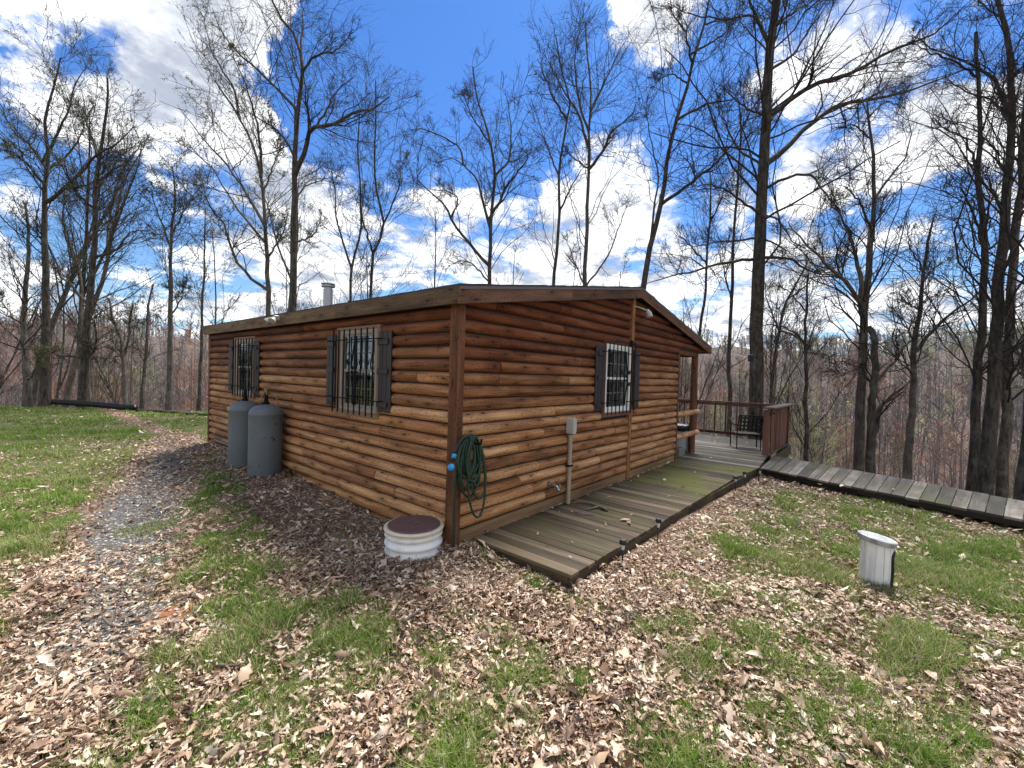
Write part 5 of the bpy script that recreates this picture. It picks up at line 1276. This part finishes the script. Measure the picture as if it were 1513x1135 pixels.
X, Y = ring(2200, 300, 560, rng, .8); o = cheap_trees('far_ridge_woodland', X, Y, 13+8*rng.rand(len(X)), colourise(X, Y, rng), rng, 9, .2, 24, .7, spread=.36)
tag(o, 'bare woodland on the skyline ridge across the valley', 'woodland', kind='stuff')
X, Y = ring(420, 45, 110, rng, .8); k = outside(X, Y) > 6; X, Y = X[k], Y[k]; o = cheap_trees('valley_woodland', X, Y, 10+9*rng.rand(len(X)), colourise(X, Y, rng), rng, 22, .028, 90, .11, spread=.40)
tag(o, 'dense bare trees and saplings filling the valley below the lawn', 'woodland', kind='stuff')
X, Y = ring(1000, 15, 46, rng, .9); k = (outside(X, Y) > .9) & ~((X > -1) & (X < 13.2) & (Y > -1.6) & (Y < 9.5)); X, Y = X[k], Y[k]
o = cheap_trees('sapling_thicket', X, Y, 1.6+4.2*rng.rand(len(X))**1.6, colourise(X, Y, rng), rng, 12, .006, 30, .035, spread=.38, trunkr=.0045)
tag(o, 'thin tangled saplings and brush at the edge of the woods', 'thicket', kind='stuff')

# ------------------------------------------------------------------ leaf litter, grass, gravel
def view_points(n, rng, D0, D1, pw, px0=-60, px1=1575):
    m = int(n*.42); px_ = np.r_[px0+(px1-px0)*rng.rand(n), np.where(rng.rand(m) < .5, px0-520*rng.rand(m), px1+520*rng.rand(m))]
    n = n+m; D = D0+(D1-D0)*rng.rand(n)**pw
    dirs = CF[None]+CR[None]*((px_-IW/2)/FPX)[:, None]; dirs[:, 2] = 0; P = CP[None]+dirs*D[:, None]
    return P[:, 0], P[:, 1]
def around(n, rng, R=6.5):
    a = rng.rand(n)*2*PI; r = R*np.sqrt(rng.rand(n)); X = CP[0]+r*np.cos(a); Y = CP[1]+r*np.sin(a)
    rel = np.stack([X-CP[0], Y-CP[1]], 1); z = rel@CF[:2]; sx = rel@CR[:2]
    k = (z < .95) | (np.abs(sx/np.maximum(z, .01)) > 1.30); return X[k], Y[k]
def ondeck(X, Y):
    a = (X > .22) & (X < 7.2) & (Y > -1.30-.045*(X-.2)) & (Y < .1); b_ = (X > 7.15) & (Y > -1.7) & (Y < 8.6)
    c = (X > np.interp(Y, [-7.4, -5.01, -3.2, -1.6], [5.35, 6.08, 6.63, 7.19])-.02) & (X < np.interp(Y, [-8, -5.28, -4.01, -1.56], [6.7, 7.6, 8.23, 9.16]))
    return a | b_ | c
def incabin(X, Y): return (X > -.04) & (X < 6.6) & (Y > -.03) & (Y < 8.3)
LEAF_U = np.array([0, .18, .36, .5, .66, .82, 1.0])
LEAF_W = [np.array([.02, .11, .22, .11, .24, .13, .02]), np.array([.02, .14, .21, .23, .19, .11, .01]), np.array([.02, .09, .19, .08, .16, .06, .01])]
def leaves(n, D0, D1, pw, size, hi, rng, name, filt=1.0, extra_z=.0, dens=None, pts=None):
    X, Y = pts if pts is not None else view_points(n, rng, D0, D1, pw)
    g_ = grassmask(X, Y); gv = gravelmask(X, Y)
    dn = 1.0-.66*g_-.78*np.clip(gv, 0, 1)-.25*sstep(-1.5, -2.5, X)*sstep(2, 4, Y)-.7*np.clip(claymask(X, Y), 0, 1); cl = fbm(X*1.5+70, Y*1.5+20, 3); dn = dn*(.35+1.25*cl)
    far = sstep(9, 14, Y)*.75*(.3+.7*g_); dn = dn*(1-far)
    k = (rng.rand(len(X)) < dn) & ~incabin(X, Y) & ~ondeck(X, Y) & (outside(X, Y) < 6)
    X, Y = X[k], Y[k]; m = len(X)
    Z = ground(X, Y)+.004+.036*rng.rand(m)**1.4
    return leaf_mesh(X, Y, Z, size, hi, rng, name)
def leaf_mesh(X, Y, Z, size, hi, rng, name):
    m = len(X); sz = size*(.5+.95*rng.rand(m)**1.3)*(1+.75*(rng.rand(m) < .07)); yaw = rng.rand(m)*2*PI; tilt = rng.randn(m)*.30; roll = rng.randn(m)*.45
    if hi:
        nu = 7; U = LEAF_U; ty = rng.randint(0, 3, m); Wd = np.stack(LEAF_W)[ty]*(1+.25*rng.randn(m, 7))
    else:
        nu = 3; U = np.array([0, .5, 1.0]); Wd = np.tile(np.array([.04, .23, .03]), (m, 1))*(1+.25*rng.randn(m, 3))
    bend = rng.randn(m)*.8; fold = rng.randn(m)*.8; tw = rng.randn(m)*.9
    u = U[None]-.5; P = []
    for s in (-1, 0, 1):
        a = tw[:, None]*u; lx = u*np.ones((m, 1)); ly = s*Wd*np.cos(fold)[:, None]*np.cos(a); lz = bend[:, None]*(u**2)*.55+abs(s)*Wd*np.sin(fold)[:, None]*.9+s*Wd*np.sin(a)*.8
        if hi and s: lz = lz+.04*rng.randn(m, nu)
        P.append(np.stack([lx, ly, lz], -1))
    P = np.stack(P, 2)*sz[:, None, None, None]      # m,nu,3,3
    ct, st = np.cos(tilt), np.sin(tilt); cr, sr = np.cos(roll), np.sin(roll); cy, sy = np.cos(yaw), np.sin(yaw)
    x, y, z = P[..., 0], P[..., 1], P[..., 2]
    e = lambda q: q[:, None, None]
    y, z = y*e(cr)-z*e(sr), y*e(sr)+z*e(cr); x, z = x*e(ct)+z*e(st), -x*e(st)+z*e(ct); x, y = x*e(cy)-y*e(sy), x*e(sy)+y*e(cy)
    V = np.stack([x+e(X), y+e(Y), z+e(Z)], -1)
    zmin = V[..., 2].min((1, 2)); V[..., 2] += e(np.maximum(0, Z-.012-zmin))
    V = V.reshape(-1, 3)
    b = (np.arange(m)*nu*3)[:, None, None]; k = (np.arange(nu-1)*3)[None, :, None]; s = np.arange(2)[None, None, :]
    F = np.stack([b+k+s, b+k+s+1, b+k+3+s+1, b+k+3+s], -1).reshape(-1, 4)
    me = npmesh(name, V, F, False); c = np.clip(.58+.22*rng.randn(m)+.5*(fbm(X*2.2+3, Y*2.2, 3)-.5), 0, 1); setattrs(me, 'rnd', np.repeat(np.stack([c, rng.rand(m)], 1), nu*3, 0))
    return me
def join(name, meshes, m, label, cat):
    V = []; F = []; C = []; o = 0
    for me in meshes:
        n = len(me.vertices); v = np.zeros(n*3, np.float32); me.vertices.foreach_get('co', v); f = np.zeros(len(me.loops), np.int32); me.loops.foreach_get('vertex_index', f)
        c = np.zeros(n*4, np.float32); me.attributes['rnd'].data.foreach_get('color', c)
        V.append(v.reshape(-1, 3)); F.append(f.reshape(-1, 4)+o); C.append(c.reshape(-1, 4)[:, :2]); o += n; bpy.data.meshes.remove(me)
    me = npmesh(name, np.vstack(V), np.vstack(F)); setattrs(me, 'rnd', np.vstack(C))
    return tag(link(name, me, m), label, cat, kind='stuff')
rng = np.random.RandomState(77)
near = leaves(105000, .9, 4.6, .62, .054, True, rng, 'a')
mid = leaves(100000, 4.3, 11, .75, .060, False, rng, 'b')
far = leaves(52000, 10.5, 26, .8, .08, False, rng, 'c')
# a few on the deck boards
X = np.r_[.3+6.7*rng.rand(34), 7.4+4*rng.rand(60), 6.2+1.5*rng.rand(12)]; Y = np.r_[-1.3+1.2*rng.rand(34), -1.2+4*rng.rand(60), -4.5+2*rng.rand(12)]
k = ~incabin(X, Y); X, Y = X[k], Y[k]; dl = leaf_mesh(X, Y, np.full(len(X), -.108), .075, False, rng, 'd')
t = rng.rand(90)*6.3; X2 = .3+t; Y2 = -.05-.03*rng.rand(90); k = rng.rand(90) < .8; dl2 = leaf_mesh(X2[k], Y2[k], np.full(k.sum(), -.112), .05, False, rng, 'e')
sur = leaves(0, 0, 0, 0, .062, False, rng, 'g', pts=around(52000, rng))
frag = leaves(110000, .9, 7, .65, .022, False, rng, 'f')
join('leaf_litter', [near, mid, far, dl, dl2, frag, sur], LITTER, 'dry tan and brown oak leaves covering the ground', 'fallen leaves')

def blades(n, D0, D1, pw, h, w_, rng, name, straw=.14, tuft=7, pts=None):
    X, Y = pts if pts is not None else view_points(n//tuft, rng, D0, D1, pw); g_ = grassmask(X, Y)
    k = (rng.rand(len(X)) < g_**1.3*1.0+.05*(X < 20)) & ~incabin(X, Y) & ~ondeck(X, Y) & (outside(X, Y) < 3); X, Y, g_ = X[k], Y[k], g_[k]
    big_ = np.clip(fbm(X*2.2+9, Y*2.2+4, 2)*2-.35, .35, 1.5)
    i = np.repeat(np.arange(len(X)), tuft); m = len(i); sp = .035+.012*0
    X1 = X[i]+rng.randn(m)*sp; Y1 = Y[i]+rng.randn(m)*sp; Z1 = ground(X1, Y1)-.004
    H = h*(.45+.9*rng.rand(m))*big_[i]*(.6+.5*g_[i]); a = rng.rand(m)*2*PI; ln = (.15+.75*rng.rand(m))*H; d = np.stack([np.cos(a), np.sin(a)], 1); p = np.stack([-d[:, 1], d[:, 0]], 1)
    ww = w_*(.6+.8*rng.rand(m)); rows = []
    for f, wf in ((0, 1.0), (.5, .8), (1.0, .12)):
        cx = X1+d[:, 0]*ln*f**2; cy = Y1+d[:, 1]*ln*f**2; cz = Z1+H*(f-.22*f*f)
        for s in (-1, 1): rows.append(np.stack([cx+s*p[:, 0]*ww*wf, cy+s*p[:, 1]*ww*wf, cz], 1))
    V = np.stack(rows, 1).reshape(-1, 3); b = (np.arange(m)*6)[:, None]
    F = np.vstack([b+np.array([[0, 1, 3, 2]]), b+np.array([[2, 3, 5, 4]])])
    me = npmesh(name, V, F); st = rng.rand(m) < (straw+.25*(fbm(X1*1.1, Y1*1.1, 2) < .42)); c = np.where(st, .74+.26*rng.rand(m), .08+.52*rng.rand(m)*(.6+.8*fbm(X1*.8+3, Y1*.8, 2)))
    setattrs(me, 'rnd', np.repeat(np.stack([np.clip(c, 0, 1), rng.rand(m)], 1), 6, 0)); return me
g1 = blades(330000, .9, 5.2, .62, .100, .0023, rng, 'a', .22); g2 = blades(330000, 5, 12, .8, .090, .0036, rng, 'b', .16); g3 = blades(230000, 11.5, 27, .9, .10, .0085, rng, 'c', .08)
g4 = blades(0, 0, 0, 0, .10, .0030, rng, 'd', .2, pts=around(30000, rng))
join('grass', [g1, g2, g3, g4], GRASS, 'spring grass growing through the leaves and over the lawn', 'grass')
def gravel():
    X, Y = view_points(60000, rng, 1.2, 10, .85, -60, 700); gv = np.clip(gravelmask(X, Y), 0, 1)
    k = rng.rand(len(X)) < gv*1.1; X, Y = X[k], Y[k]; m = len(X); sz = .006+.016*rng.rand(m)**2; Z = ground(X, Y)
    t = np.array([[1, 0, 0], [0, 1, 0], [-1, 0, 0], [0, -1, 0], [0, 0, .6], [0, 0, -.6]], float); V = t[None]*sz[:, None, None]*(.6+.8*rng.rand(m, 6, 1))
    a = rng.rand(m)*6.28; c, s = np.cos(a)[:, None], np.sin(a)[:, None]; x = V[..., 0]*c-V[..., 1]*s; y = V[..., 0]*s+V[..., 1]*c
    V = np.stack([x+X[:, None], y+Y[:, None], V[..., 2]+(Z+sz*.25)[:, None]], -1).reshape(-1, 3)
    f = np.array([[0, 1, 4], [1, 2, 4], [2, 3, 4], [3, 0, 4]]); F = ((np.arange(m)*6)[:, None, None]+f[None]).reshape(-1, 3)
    me = npmesh('gravel', V, F); setattrs(me, 'rnd', np.repeat(np.stack([rng.rand(m), rng.rand(m)], 1), 6, 0)); tag(link('gravel', me, PEB), 'grey gravel stones in the worn path', 'gravel', kind='stuff')
gravel()

# thin air over the valley
mb = MB(); mb.box(-650, 650, -650, 650, -45, 95)
hz = mb.build('haze', None)
hm = bpy.data.materials.new('valley haze'); hm.use_nodes = True; hb = NB(hm.node_tree)
pv = hb.n('VolumePrincipled', Color=(.80, .86, .95), Density=.00012); pv.inputs['Anisotropy'].default_value = .2
ho = hb.n('OutputMaterial'); hb.nt.links.new(pv.outputs[0], ho.inputs['Volume'])
hz.data.materials.append(hm); hz['kind'] = 'stuff'; hz['label'] = 'thin pale air haze over the valley'; hz['category'] = 'haze'
